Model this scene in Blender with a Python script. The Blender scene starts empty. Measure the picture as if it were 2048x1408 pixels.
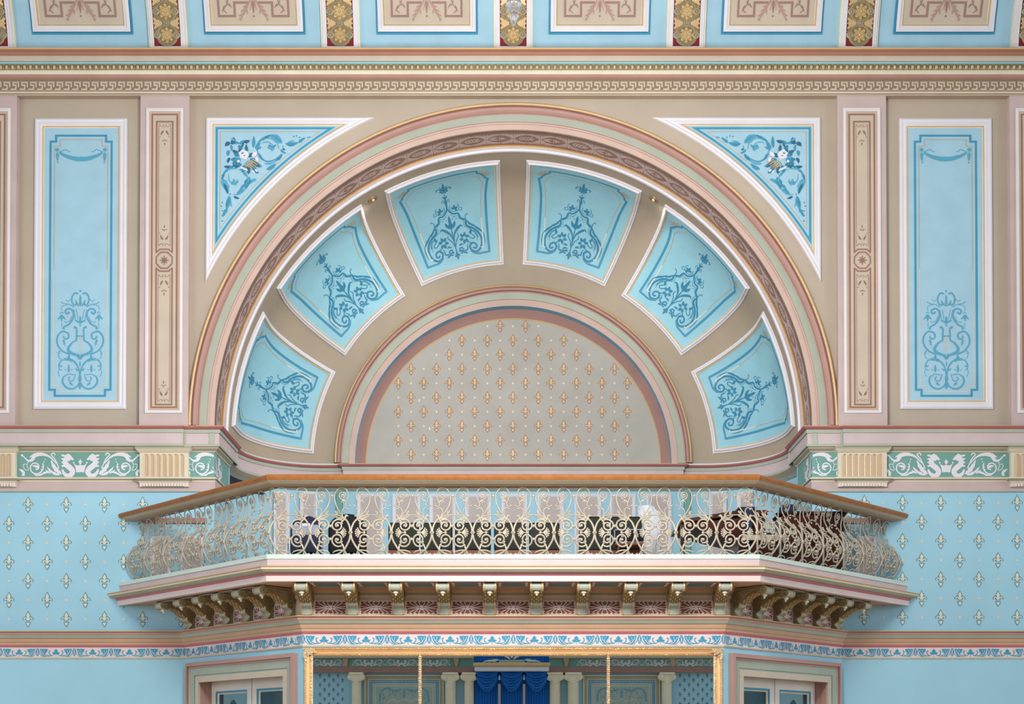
import bpy, math, random
from math import sin, cos, pi, radians, sqrt, atan2
random.seed(7)
C = bpy.context.scene.collection
SC = bpy.context.scene

# ------------------------------------------------------------------ camera
F = 2657.0; TH = radians(.9); CX = 1026.5; PY = 1520 - F*math.tan(TH); CD = 18.6
cam = bpy.data.cameras.new('camera'); co = bpy.data.objects.new('camera', cam); C.objects.link(co)
co.location = (0, -CD, 1.6); co.rotation_euler = (pi/2 + TH, 0, 0)
cam.sensor_width = 36; cam.lens = 36*F/2048
cam.shift_x = (1024-CX)/2048; cam.shift_y = (PY-704)/2048
cam.clip_end = 200; SC.camera = co

# ------------------------------------------------------------------ light
w = bpy.data.worlds.new('hall_daylight'); SC.world = w; w.use_nodes = True
bg = w.node_tree.nodes['Background']; bg.inputs[0].default_value = (.80, .90, 1.03, 1); bg.inputs[1].default_value = .96
def area(name, loc, tgt, size, power, col):
    l = bpy.data.lights.new(name, 'AREA'); l.shape = 'RECTANGLE'; l.size, l.size_y = size; l.energy = power; l.color = col
    o = bpy.data.objects.new(name, l); C.objects.link(o); o.location = loc
    dx, dy, dz = (tgt[i]-loc[i] for i in range(3))
    import mathutils
    o.rotation_euler = mathutils.Vector((dx, dy, dz)).to_track_quat('-Z', 'Y').to_euler()
    return o
def sunlight(name, frm, strength, angle, col):
    import mathutils
    l = bpy.data.lights.new(name, 'SUN'); l.energy = strength; l.angle = radians(angle); l.color = col
    o = bpy.data.objects.new(name, l); C.objects.link(o); o.location = frm; o.rotation_euler = mathutils.Vector([-c for c in frm]).to_track_quat('-Z', 'Y').to_euler()
sunlight('daylight_right_windows', (10, -6.2, 2.2), .8, 22, (1, .99, .97))
area('window_daylight_left', (-15, -15, 6), (0, 0, 5), (8, 6), 800, (.95, .98, 1))
area('niche_fill', (0, -8.2, 6.9), (0, 1.6, 9.4), (2.5, 1.6), 950, (1, .96, .91))  # added fill panel below the chandelier, aimed up to brighten the niche
SC.view_settings.view_transform = 'Standard'; SC.view_settings.look = 'None'
SC.view_settings.exposure = -0.42; SC.view_settings.gamma = 1; SC.view_settings.use_curve_mapping = False
SC.cycles.use_denoising = True; SC.cycles.max_bounces = 6; SC.cycles.diffuse_bounces = 4

# ------------------------------------------------------------------ materials
def lin(c):
    c /= 255.
    return c/12.92 if c <= .04045 else ((c+.055)/1.055)**2.4
MAT = {}
def mat(name, rgb, rough=.6, metal=0, mottle=.05, scale=3.0, bump=0, bscale=60, alpha=None, trans=0, emit=0):
    m = bpy.data.materials.new(name); m.use_nodes = True; nt = m.node_tree
    p = nt.nodes['Principled BSDF']; col = tuple(lin(c) for c in rgb)+(1,)
    p.inputs['Base Color'].default_value = col; p.inputs['Roughness'].default_value = rough
    p.inputs['Metallic'].default_value = metal
    if 'Specular IOR Level' in p.inputs: p.inputs['Specular IOR Level'].default_value = .3
    if trans: p.inputs['Transmission Weight'].default_value = trans
    if mottle:
        tc = nt.nodes.new('ShaderNodeNewGeometry'); n = nt.nodes.new('ShaderNodeTexNoise'); n.inputs['Scale'].default_value = scale
        n.inputs['Detail'].default_value = 4
        r = nt.nodes.new('ShaderNodeMixRGB'); r.blend_type = 'MULTIPLY'; r.inputs['Fac'].default_value = 1
        rp = nt.nodes.new('ShaderNodeMapRange'); rp.inputs['From Min'].default_value = .3; rp.inputs['From Max'].default_value = .7
        rp.inputs['To Min'].default_value = 1-mottle; rp.inputs['To Max'].default_value = 1+mottle
        nt.links.new(tc.outputs['Position'], n.inputs['Vector']); nt.links.new(n.outputs['Fac'], rp.inputs['Value'])
        r.inputs['Color1'].default_value = col; nt.links.new(rp.outputs['Result'], r.inputs['Color2'])
        nt.links.new(r.outputs['Color'], p.inputs['Base Color'])
    if bump:
        tc = nt.nodes.new('ShaderNodeNewGeometry'); n = nt.nodes.new('ShaderNodeTexNoise'); n.inputs['Scale'].default_value = bscale
        b = nt.nodes.new('ShaderNodeBump'); b.inputs['Strength'].default_value = bump; b.inputs['Distance'].default_value = .01
        nt.links.new(tc.outputs['Position'], n.inputs['Vector']); nt.links.new(n.outputs['Fac'], b.inputs['Height'])
        nt.links.new(b.outputs['Normal'], p.inputs['Normal'])
    if emit: p.inputs['Emission Color'].default_value = col; p.inputs['Emission Strength'].default_value = emit
    MAT[name] = m
    return m
mat('blue_wall', (156, 205, 226), .55, mottle=.04, scale=1.2)
mat('blue_panel', (160, 201, 222), .55)
mat('blue_coffer', (150, 203, 221), .55)
mat('blue_line', (68, 148, 182), .55)
mat('blue_dark', (48, 104, 138), .55)
mat('blue_mid', (88, 164, 196), .55)
mat('blue_outline', (98, 138, 150), .55)
mat('blue_ink', (56, 134, 170), .55)
mat('blue_frieze', (52, 152, 192), .5)
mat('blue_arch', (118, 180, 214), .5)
mat('fleur_gold', (208, 178, 138), .45, .1)
mat('fleur_fill', (208, 216, 200), .5)
mat('teal', (112, 162, 155), .6)
mat('teal_dark', (86, 124, 136), .5)
mat('tan', (181, 169, 154), .7, mottle=.04, scale=1.5)
mat('tan_niche', (172, 158, 140), .7, mottle=.05, scale=1.5)
mat('tan_lunette', (174, 172, 166), .7)
mat('tan_panel', (196, 184, 168), .7)
mat('tan_deep', (168, 152, 134), .7)
mat('olive', (165, 160, 138), .65)
mat('sage', (172, 180, 166), .6)
mat('sage_cool', (165, 173, 160), .6)
mat('pink', (194, 176, 174), .65)
mat('pink_cool', (200, 185, 187), .65)
mat('pink_pale', (222, 208, 206), .6)
mat('pink_arch', (198, 174, 164), .65)
mat('rose', (178, 143, 134), .6)
mat('rose_deep', (152, 110, 102), .6)
mat('rose_red', (190, 112, 122), .6)
mat('maroon', (158, 122, 114), .6)
mat('brown_line', (148, 112, 98), .6)
mat('brown_soffit', (148, 118, 104), .6)
mat('brown_panel', (132, 78, 58), .6)
mat('mauve_light', (192, 172, 168), .6)
mat('white_trim', (222, 222, 231), .5, mottle=.02)
mat('cream', (214, 207, 187), .5)
mat('cream_light', (228, 224, 206), .5)
mat('mint', (200, 220, 214), .5)
mat('gold', (208, 178, 132), .42, .3, bump=.3)
mat('gold_line', (206, 168, 116), .5, .1)
mat('gold_dark', (156, 130, 86), .45, .4, bump=.4, bscale=50)
mat('gold_bright', (226, 194, 152), .32, .6, bump=.8, bscale=45)
mat('gold_cove', (236, 192, 138), .35, .35, bump=.2)
mat('gilt_leaf', (206, 182, 132), .4, .35)
mat('bronze_green', (166, 156, 130), .5, .1)
mat('iron_cream', (186, 177, 160), .4, .1)
mat('rose_brown', (174, 140, 127), .6)
mat('terracotta', (160, 114, 95), .6)
mat('tan_orange', (196, 160, 132), .6)
mat('key_dark', (140, 124, 106), .65)
mat('key_light', (206, 192, 172), .65)
mat('guilloche_red', (128, 32, 38), .6)
mat('oak', (152, 96, 46), .45, mottle=.16, scale=14)
mat('floor_wood', (226, 196, 164), .5, mottle=.2, scale=6)
mat('plaster', (200, 190, 176), .7)
mat('door_paint', (214, 210, 202), .45)
mat('glass_dark', (38, 70, 80), .06, mottle=.5, scale=2)
mat('glass_etched', (112, 146, 158), .25)
mat('navy', (24, 38, 66), .6, mottle=.2)
mat('black_cloth', (16, 16, 24), .7)
mat('green_black', (22, 30, 20), .6)
mat('chrome', (190, 196, 204), .2, .9)
mat('mahogany', (70, 34, 26), .3, mottle=.2, scale=9)
mat('seat_wood', (140, 88, 70), .45, mottle=.15, scale=9)
mat('label_grey', (150, 165, 190), .6)
mat('plastic_white', (210, 216, 226), .4)
mat('grey_panel', (186, 178, 176), .6)
mat('dark_void', (46, 46, 52), .8)
mat('curtain_blue', (20, 108, 196), .7)
mat('mirror', (236, 242, 238), .0, 1.0, mottle=0)
mat('column_cream', (232, 222, 198), .5)
mat('mural', (160, 178, 170), .6)
mat('mural_blue', (110, 158, 180), .6)
mat('crystal', (250, 252, 255), .02, trans=.9, mottle=0)
mat('lamp_glass', (225, 225, 205), .3)
mat('stain', (214, 222, 214), .7)

# ------------------------------------------------------------------ pixel helpers (rays of the photograph on a plane y = const)
def W(px, py, y=0.0):
    dz = PY-py; dy = F*cos(TH)-dz*sin(TH); dh = F*sin(TH)+dz*cos(TH); t = (CD+y)/dy
    return (px-CX)*t, 1.6+dh*t
def X(px, py=600, y=0.0): return W(px, py, y)[0]
def Z(py, y=0.0): return W(CX, py, y)[1]

# ------------------------------------------------------------------ mesh builder
class MB:
    def __init__(s): s.v = []; s.f = []; s.m = []; s.names = []
    def mi(s, name):
        if name not in s.names: s.names.append(name)
        return s.names.index(name)
    def add(s, vs, fs, m):
        b = len(s.v); s.v += [tuple(v) for v in vs]; i = s.mi(m)
        for f in fs: s.f.append(tuple(b+k for k in f)); s.m.append(i)
    def quad(s, a, b, c, d, m): s.add([a, b, c, d], [(0, 1, 2, 3)], m)
    def box(s, x0, x1, y0, y1, z0, z1, m, bev=0):
        if bev:
            b = bev
            vs = []; fs = []
            P = []
            for zz, i in ((z0, b), (z0+b, 0), (z1-b, 0), (z1, b)):
                P.append([(x0+i, y0+i, zz), (x1-i, y0+i, zz), (x1-i, y1-i, zz), (x0+i, y1-i, zz)])
            for r in P: vs += r
            fs.append((3, 2, 1, 0)); fs.append((12, 13, 14, 15))
            for k in range(3):
                for j in range(4): fs.append((k*4+j, k*4+(j+1) % 4, k*4+4+(j+1) % 4, k*4+4+j))
            s.add(vs, fs, m); return
        v = [(x0, y0, z0), (x1, y0, z0), (x1, y1, z0), (x0, y1, z0), (x0, y0, z1), (x1, y0, z1), (x1, y1, z1), (x0, y1, z1)]
        s.add(v, [(3, 2, 1, 0), (4, 5, 6, 7), (0, 1, 5, 4), (1, 2, 6, 5), (2, 3, 7, 6), (3, 0, 4, 7)], m)
    def grid(s, rows, m, close=False):
        n = len(rows[0]); vs = [p for r in rows for p in r]; fs = []
        for i in range(len(rows)-1):
            for j in range(n if close else n-1):
                k = (j+1) % n; fs.append((i*n+j, i*n+k, i*n+n+k, i*n+n+j))
        s.add(vs, fs, m)
    def tube(s, pts, r, m, k=6, taper=None):
        rings = []; N = len(pts); up = None
        for i, p in enumerate(pts):
            a = pts[max(0, i-1)]; b = pts[min(N-1, i+1)]
            t = nrm(sub(b, a))
            if up is None:
                up = (0, 1, 0) if abs(t[1]) < .9 else (1, 0, 0)
            n1 = nrm(crs(t, up)); n2 = crs(n1, t); up = n2
            rr = (r(i/(N-1.)) if callable(r) else r)
            rings.append([(p[0]+rr*(n1[0]*cos(q)+n2[0]*sin(q)), p[1]+rr*(n1[1]*cos(q)+n2[1]*sin(q)), p[2]+rr*(n1[2]*cos(q)+n2[2]*sin(q))) for q in [2*pi*j/k for j in range(k)]])
        s.grid(rings, m, True)
        b = len(s.v)-len(rings)*k; i = s.mi(m)
        s.f.append(tuple(b+j for j in range(k))); s.m.append(i)
        s.f.append(tuple(b+(N-1)*k+j for j in range(k-1, -1, -1))); s.m.append(i)
    def ball(s, c, r, m, n=8, sx=1, sy=1, sz=1):
        rows = []
        for i in range(n//2+1):
            a = pi*i/(n//2); rows.append([(c[0]+sx*r*sin(a)*cos(2*pi*j/n), c[1]+sy*r*sin(a)*sin(2*pi*j/n), c[2]+sz*r*cos(a)) for j in range(n)])
        s.grid(rows, m, True)
    def lathe(s, c, prof, m, n=16, axis='z'):
        rows = []
        for r, h in prof:
            rw = []
            for j in range(n):
                q = 2*pi*j/n
                if axis == 'z': rw.append((c[0]+r*cos(q), c[1]+r*sin(q), c[2]+h))
                elif axis == 'y': rw.append((c[0]+r*cos(q), c[1]+h, c[2]+r*sin(q)))
                else: rw.append((c[0]+h, c[1]+r*cos(q), c[2]+r*sin(q)))
            rows.append(rw)
        s.grid(rows, m, True)
    def loops(s, fn, lst):          # lst: (inset, height, material of band to the next)
        prev = None
        for k, (i, h, m) in enumerate(lst):
            L = fn(i, h)
            if prev is not None: s.grid([prev, L], lst[k-1][2], True)
            prev = L
        return prev
    def build(s, name, parent=None, smooth=False, xf=None, **tags):
        me = bpy.data.meshes.new(name)
        v = s.v if xf is None else [xf(p) for p in s.v]
        me.from_pydata(v, [], s.f)
        for n in s.names: me.materials.append(MAT[n])
        me.polygons.foreach_set('material_index', s.m)
        if smooth: me.polygons.foreach_set('use_smooth', [True]*len(s.f))
        me.update()
        o = bpy.data.objects.new(name, me); C.objects.link(o)
        if parent is not None: o.parent = parent
        tag(o, **tags)
        return o
def tag(o, label=None, cat=None, group=None, kind=None):
    if label: o['label'] = label
    if cat: o['category'] = cat
    if group: o['group'] = group
    if kind: o['kind'] = kind
    return o
def empty(name, loc=(0, 0, 0), **tags):
    o = bpy.data.objects.new(name, None); C.objects.link(o); o.location = loc; o.empty_display_size = .1
    return tag(o, **tags)
def copy_tree(o, parent=None):
    c = o.copy(); C.objects.link(c)
    if parent is not None: c.parent = parent
    for ch in KIDS.get(o.name, []): copy_tree(ch, c)
    return c
KIDS = {}
def kid(parent, o): KIDS.setdefault(parent.name, []).append(o); return o
def sub(a, b): return (a[0]-b[0], a[1]-b[1], a[2]-b[2])
def crs(a, b): return (a[1]*b[2]-a[2]*b[1], a[2]*b[0]-a[0]*b[2], a[0]*b[1]-a[1]*b[0])
def nrm(a):
    l = sqrt(sum(c*c for c in a)) or 1
    return (a[0]/l, a[1]/l, a[2]/l)

def sweep(mb, path, prof, endx=False):
    """path: (x,y) list, outward = right-hand side when walking +x with the room at -y; prof: (o, z, mat)"""
    n = len(path); offs = []
    for i in range(n):
        def nn(a, b):
            dx, dy = b[0]-a[0], b[1]-a[1]; l = sqrt(dx*dx+dy*dy); return (dy/l, -dx/l)
        if i == 0: m = nn(path[0], path[1])
        elif i == n-1: m = nn(path[-2], path[-1])
        else:
            a = nn(path[i-1], path[i]); b = nn(path[i], path[i+1]); q = 1+a[0]*b[0]+a[1]*b[1]
            m = ((a[0]+b[0])/q, (a[1]+b[1])/q)
        if endx and i in (0, n-1): m = (1/m[0], 0)
        offs.append(m)
    for k in range(len(prof)-1):
        (o0, z0, mm), (o1, z1, _) = prof[k], prof[k+1]
        mb.grid([[(p[0]+o0*m[0], p[1]+o0*m[1], z0) for p, m in zip(path, offs)], [(p[0]+o1*m[0], p[1]+o1*m[1], z1) for p, m in zip(path, offs)]], mm)

def catmull(P, n=5):
    if len(P) < 3: return list(P)
    out = []; Q = [P[0]]+list(P)+[P[-1]]
    for i in range(1, len(Q)-2):
        a, b, c, d = Q[i-1:i+3]
        for k in range(n):
            t = k/n
            out.append(tuple(.5*(2*b[j]+(c[j]-a[j])*t+(2*a[j]-5*b[j]+4*c[j]-d[j])*t*t+(3*b[j]-a[j]-3*c[j]+d[j])*t**3) for j in range(len(b))))
    out.append(P[-1]); return out
def spiral(cx, cy, r0, r1, a0, turns, n=14):
    N = max(6, int(abs(turns)*n))
    return [(cx+(r0+(r1-r0)*i/N)*cos(a0+2*pi*turns*i/N), cy+(r0+(r1-r0)*i/N)*sin(a0+2*pi*turns*i/N)) for i in range(N+1)]

class D2:
    """flat painted ornament: strips and shapes laid on a surface through map(u,v,h)"""
    def __init__(s, mb, mp, tf=None):
        s.mb = mb; s.k = 0; s.sub = 0; s.tf = tf or [lambda u, v: (u, v)]
        def m2(u, v, h): return mp(u, v, h+((s.k*7) % 17)*.9e-4)      # every stroke a hair above the last: no two coincide
        s.map = m2
    def strip(s, pts, w, m, h=.002, ends=(1, 1)):
        N = len(pts)
        if N < 2: return
        L = []; R = []
        for i, p in enumerate(pts):
            a = pts[max(0, i-1)]; b = pts[min(N-1, i+1)]; dx, dy = b[0]-a[0], b[1]-a[1]; l = sqrt(dx*dx+dy*dy) or 1
            t = i/(N-1.); ww = w(t) if callable(w) else w*(ends[0]+(1-ends[0])*min(1, t*4))*(ends[1]+(1-ends[1])*min(1, (1-t)*4))
            if isinstance(ww, tuple): wl, wr = ww
            else: wl = wr = ww/2
            L.append((p[0]-dy/l*wl, p[1]+dx/l*wl)); R.append((p[0]+dy/l*wr, p[1]-dx/l*wr))
        for f in s.tf:
            s.k += 1; s.mb.grid([[s.map(*f(*p), h) for p in L], [s.map(*f(*p), h) for p in R]], m)
    def curve(s, pts, w, m, h=.002, n=5, ends=(1, 1)): s.strip(catmull(pts, n), w, m, h, ends)
    def poly(s, pts, m, h=.002):
        for f in s.tf:
            s.k += 1; s.mb.add([s.map(*f(*p), h) for p in pts], [tuple(range(len(pts)))], m)
    def disk(s, c, r, m, h=.002, n=8, sx=1, sy=1): s.poly([(c[0]+sx*r*cos(2*pi*k/n), c[1]+sy*r*sin(2*pi*k/n)) for k in range(n)], m, h)
    def leaf(s, p0, p1, w, m, h=.002, bend=0, lobes=0, tip=0):
        dx, dy = p1[0]-p0[0], p1[1]-p0[1]; N = 8 if not lobes else lobes*4
        c = ((p0[0]+p1[0])/2-dy*bend, (p0[1]+p1[1])/2+dx*bend)
        pts = [tuple((1-t)**2*p0[j]+2*t*(1-t)*c[j]+t*t*p1[j] for j in (0, 1)) for t in [i/N for i in range(N+1)]]
        def ww(t):
            b = w*max(0, sin(pi*min(1, t**.8)))**.75
            if lobes: b *= .62+.45*((t*lobes) % 1.)
            return b if b > 0 else 0
        s.strip(pts, ww, m, h)
    def line(s, pts, w, m, h=.002):      # mitred polyline
        if s.sub:
            P = [pts[0]]
            for a, b in zip(pts, pts[1:]):
                n_ = max(1, int(sqrt((b[0]-a[0])**2+(b[1]-a[1])**2)/s.sub)); P += [(a[0]+(b[0]-a[0])*k/n_, a[1]+(b[1]-a[1])*k/n_) for k in range(1, n_+1)]
            pts = P[:-1]+[pts[-1]]
        L = []; R = []
        closed = pts[0] == pts[-1]
        Q = pts[:-1] if closed else pts; n = len(Q)
        for i, p in enumerate(Q):
            a = Q[i-1] if (closed or i) else None; b = Q[(i+1) % n] if (closed or i < n-1) else None
            def nn(a, b):
                x, y = b[0]-a[0], b[1]-a[1]; l = sqrt(x*x+y*y) or 1; return (-y/l, x/l)
            if a is None: m_ = nn(p, b)
            elif b is None: m_ = nn(a, p)
            else:
                q1 = nn(a, p); q2 = nn(p, b); q = max(.3, 1+q1[0]*q2[0]+q1[1]*q2[1]); m_ = ((q1[0]+q2[0])/q, (q1[1]+q2[1])/q)
            L.append((p[0]+m_[0]*w/2, p[1]+m_[1]*w/2)); R.append((p[0]-m_[0]*w/2, p[1]-m_[1]*w/2))
        if closed: L.append(L[0]); R.append(R[0])
        for f in s.tf:
            s.k += 1; s.mb.grid([[s.map(*f(*p), h) for p in L], [s.map(*f(*p), h) for p in R]], m)
def ident(u, v): return (u, v)
def mirx(u, v): return (-u, v)
def at(cx, cy, sx=1, sy=1, rot=0):
    c, s_ = cos(rot), sin(rot)
    return lambda u, v: (cx+(u*c-v*s_)*sx, cy+(u*s_+v*c)*sy)
def compose(f, g): return lambda u, v: f(*g(u, v))

def fleur(d, x, z, s, out, fil, h=.002):
    for lay, (m, g) in enumerate(((out, .012*s/.2), (fil, 0))):
        hh = h+.002*lay
        d.poly([(x, z+.5*s+g*1.6), (x-.13*s-g, z+.26*s), (x-.05*s-g, z+.02*s), (x, z-.12*s-g), (x+.05*s+g, z+.02*s), (x+.13*s+g, z+.26*s)], m, hh)
        for q in (-1, 1):
            d.strip([(x+q*.03*s, z-.1*s), (x+q*.12*s, z+.06*s), (x+q*.22*s, z+.09*s), (x+q*.3*s, z+.02*s), (x+q*.27*s, z-.05*s)], .085*s+2*g, m, hh)
        d.poly([(x-.13*s-g, z-.26*s+g), (x+.13*s+g, z-.26*s+g), (x+.1*s+g, z-.38*s), (x, z-.52*s-g*1.5), (x-.1*s-g, z-.38*s)], m, hh)

# =================================================================== SETTING
ZS = 6.287                                        # springing height of the arches
ZT = Z(95, -.4)                                   # top of the great cornice
# floor, far room
mb = MB(); mb.quad((-22, -46, 0), (22, -46, 0), (22, 3, 0), (-22, 3, 0), 'floor_wood'); mb.build('floor', kind='structure')

# upper wall with arch hole --------------------------------------------------
ZC = Z(198)                                       # top of the bays
R_OUT = 4.45
def arc_pts(R, n=96, z=ZS, a0=0, a1=pi): return [(-R*cos(a0+(a1-a0)*i/n), z+R*sin(a0+(a1-a0)*i/n)) for i in range(n+1)]
mb = MB(); A = arc_pts(R_OUT, 96)
top = [(x, ZC+.3) for x, z in A]
mb.grid([[(x, 0, z) for x, z in A], [(x, 0, z) for x, z in top]], 'tan')
for s in (-1, 1): mb.quad((s*R_OUT, 0, ZS-.1), (s*9.5, 0, ZS-.1), (s*9.5, 0, ZC+.3), (s*R_OUT, 0, ZC+.3), 'tan')
mb.build('wall_upper', kind='structure')

# lower blue wall with fleurs-de-lis ------------------------------------------
zl = Z(984)
for s in (-1, 1):
    mb = MB(); mb.quad((s*4.2, 0, zl+.4), (s*9.5, 0, zl+.4), (s*9.5, 0, 0), (s*4.2, 0, 0), 'blue_wall')
    d = D2(mb, lambda u, v, h: (u, -h, v))
    x0, y0 = (132.7, 1009.3) if s < 0 else (1805, 1006)
    for r in range(0, 7):
        py = y0 + 38.15*r - .0*r
        for c in range(-4, 6):
            px = x0+76.4*c+(38.2 if r % 2 else 0)
            wx, wz = W(px, py); wx2, _ = W(px+38.2, py)
            lim = 9.3
            if 4.3 < abs(wx) < lim and s*wx > 0: fleur(d, wx, wz, .195, 'blue_outline', 'fleur_fill')
            if 4.3 < abs(wx2) < lim and s*wx2 > 0: d.disk((wx2, wz), .02, 'cream', n=8)
    # dado behind the balcony end: brown rail and white framed grey panels
    f = lambda px: abs(X(px, 1050))*s
    mb.box(min(f(290), f(414)), max(f(290), f(414)), -.05, 0, Z(1047), Z(1037), 'maroon')
    for a, b in ((302, 342), (362, 408)):
        xa, xb = sorted((f(a), f(b)))
        def lp(i, h, xa=xa, xb=xb): return [(xa+i, -h, 4.15+i), (xb-i, -h, 4.15+i), (xb-i, -h, Z(1073)-i), (xa+i, -h, Z(1073)-i)]
        L = mb.loops(lp, [(0, .002, 'white_trim'), (0, .025, 'white_trim'), (.03, .03, 'white_trim'), (.05, .01, 'grey_panel')])
        mb.quad(*L, 'grey_panel')
    mb.build('wall_left' if s < 0 else 'wall_right', kind='structure')

# cornice -----------------------------------------------------------------
def zo(py, o): return Z(py, -o)
mb = MB()
pr = [(0, 198.3, 'tan_deep'), (.10, 191, 'tan'), (.10, 190.8, 'key_light'), (.10, 188.6, 'key_dark'), (.115, 188, 'key_dark'), (.115, 187, 'key_light'), (.12, 183, 'key_dark'), (.12, 161, 'rose_brown'),
      (.15, 158.5, 'rose_brown'), (.19, 154, 'rose_brown'), (.21, 149.3, 'cream'), (.23, 148.5, 'cream_light'), (.25, 144, 'cream_light'), (.27, 140.3, 'sage'), (.29, 139, 'bronze_green'), (.31, 128.5, 'blue_coffer'),
      (.34, 127.5, 'blue_coffer'), (.36, 123.6, 'teal'), (.38, 122.6, 'tan_panel'), (.40, 122.4, 'tan_panel'), (.41, 111.2, 'rose_deep'), (.43, 110.6, 'terracotta'), (.45, 104, 'terracotta'), (.49, 98.5, 'gold_line'), (.5, 96, 'gold_line'), (.5, 95, 'tan'), (-.1, 94.8, 'tan')]
sweep(mb, [(-9.5, 0), (9.5, 0)], [(o, zo(p, o), m) for o, p, m in pr])
# greek key
d = D2(mb, lambda u, v, h: (u, -.12-h, v))
za, zb = zo(178.6, .12), zo(165.3, .12); U = (zb-za)/4; per = .1236; n = int(18/per)
for i in range(-n//2, n//2+1):
    x = i*per
    K = per/5.6; u2 = lambda a, b: (x+a*K, za+b*U)
    d.line([u2(0, 0), u2(3.3, 0), u2(3.3, 2.4), u2(1.5, 2.4), u2(1.5, 4), u2(4.9, 4), u2(4.9, 1.2)], .020, 'key_light')
d.line([(-9.4, zo(181, .12)), (9.4, zo(181, .12))], .006, 'key_light'); d.line([(-9.4, zo(162.6, .12)), (9.4, zo(162.6, .12))], .005, 'tan')
mb.build('trim_1', kind='structure')
# egg and dart
mb = MB(); pitch = 12.05*.00686
n = int(9.2/pitch)
ze = zo(133.4, .33)
for i in range(-n, n+1):
    x = i*pitch
    mb.ball((x, -.325, ze), .026, 'gold', 8, 1, .8, 1.25)
    mb.lathe((x, -.30, ze), [(.036, .0), (.040, -.018), (.032, -.022)], 'bronze_green', 8, 'y')
    mb.box(x+pitch/2-.004, x+pitch/2+.004, -.325, -.3, ze-.035, ze+.02, 'bronze_green')
mb.build('trim_2', smooth=True, kind='structure')

# ---------------------------------------------------------------- niche vault
R0 = 4.13; DV0 = .47; D1 = 1.2; RA = 1.14; DB = D1+RA      # vault profile
def vprof(s):
    L = D1-DV0
    if s < L: return R0, DV0+s, 1.0, 0.0
    a = (s-L)/RA; return R0-RA+RA*cos(a), D1+RA*sin(a), cos(a), sin(a)
def vmap(a, s, h):         # h>0 towards the inside of the niche
    R, dd, nr, nd = vprof(s); R -= h*nr; dd -= h*nd
    return (R*sin(a), dd, ZS+R*cos(a))
mb = MB(); rows = []
SM = (D1-DV0)+RA*pi/2
for i in range(33):
    s = SM*i/32; rows.append([vmap(-pi/2+pi*j/144, s, 0) for j in range(145)])
rows.append([((2.6)*sin(-pi/2+pi*j/144), DB, ZS+2.6*cos(-pi/2+pi*j/144)) for j in range(145)])
mb.grid(rows, 'tan_niche')
mb.build('wall_niche', smooth=True, kind='structure')

# ---------------------------------------------------------------- archivolts
def ring(mb, prof, n=144):
    for k in range(len(prof)-1):
        R, y, m = prof[k]; R2, y2, _ = prof[k+1]
        mb.grid([[(-R*cos(pi*i/n), y, ZS+R*sin(pi*i/n)) for i in range(n+1)], [(-R2*cos(pi*i/n), y2, ZS+R2*sin(pi*i/n)) for i in range(n+1)]], m)
a1 = empty('great_arch', (0, 0, ZS), label='large semicircular moulded arch framing the niche above the balcony', cat='arch')
mb = MB(); ring(mb, [(4.57, 0, 'tan'), (4.565, -.05, 'gold'), (4.54, -.085, 'gold'), (4.515, -.08, 'rose_deep'), (4.505, -.055, 'rose'), (4.48, -.085, 'rose'), (4.44, -.085, 'rose'), (4.42, -.05, 'rose_deep'), (4.41, -.05, 'rose'), (4.40, -.035, 'sage_cool'), (4.30, -.035, 'rose'), (4.297, -.02, 'pink_arch')])
mb2 = mb; kid(a1, mb.build('outer_moulding', a1, xf=lambda p: (p[0], p[1], p[2]-ZS)))
mb = MB(); ring(mb, [(4.30, -.02, 'pink_arch'), (4.275, -.02, 'rose'), (4.272, -.01, 'pink_arch'), (4.20, -.01, 'pink_arch'), (4.20, .08, 'brown_soffit')]); mb.build('flat_band', a1, xf=lambda p: (p[0], p[1], p[2]-ZS))
mb = MB(); ring(mb, [(4.20, .02, 'brown_soffit'), (4.20, .46, 'brown_soffit')])
NM = 34
smap = lambda u, v, h: (-(4.20-h)*cos(u/4.2), v, ZS+(4.20-h)*sin(u/4.2))
for i in range(NM):
    u0 = (i+.5)*pi*4.2/NM; L = pi*4.2/NM/2
    d = D2(mb, smap, [at(u0, .255), at(u0, .255, -1, 1), at(u0, .255, 1, -1), at(u0, .255, -1, -1)])
    d.curve([(0, .125), (L*.45, .105), (L*.8, .05), (L*.97, 0)], .03, 'mauve_light', ends=(1, .4))
    for t in (.1, .25, .4, .55, .7): d.leaf((L*t, .115*(1-t*.75)), (L*(t+.22), .16-.03*t), .03, 'mauve_light', .003)
    d.leaf((L*.97, .02), (L*.93, .15), .04, 'mauve_light', .003, .2)
    d = D2(mb, smap, [at(u0, .255), at(u0, .255, 1, -1)])
    if i % 2:
        for t in (-.6, -.35, -.1, .15): d.leaf((L*t, 0), (L*(t+.34), .06), .028, 'mauve_light')
        d.leaf((L*.2, 0), (L*.65, 0), .03, 'mauve_light')
    else:
        d.leaf((-L*.8, 0), (-L*.1, .05), .045, 'mauve_light'); d.poly([(-L*.05, .05), (L*.02, .05), (L*.02, 0), (-L*.05, 0)], 'mauve_light'); d.poly([(L*.08, .05), (L*.5, 0), (L*.08, 0)], 'mauve_light')
mb.build('stencilled_soffit', a1, xf=lambda p: (p[0], p[1], p[2]-ZS))
mb = MB(); ring(mb, [(4.20, .455, 'gold_line'), (4.18, .445, 'gold_line'), (4.17, .455, 'white_trim'), (4.13, .43, 'white_trim'), (4.105, .44, 'white_trim'), (4.10, .47, 'white_trim'), (4.13, .5, 'white_trim')])
mb.build('white_moulding', a1, xf=lambda p: (p[0], p[1], p[2]-ZS))
a2 = empty('lunette_arch', (0, DB, ZS), label='small moulded arch around the fleur-de-lis lunette at the back of the niche', cat='arch')
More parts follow.
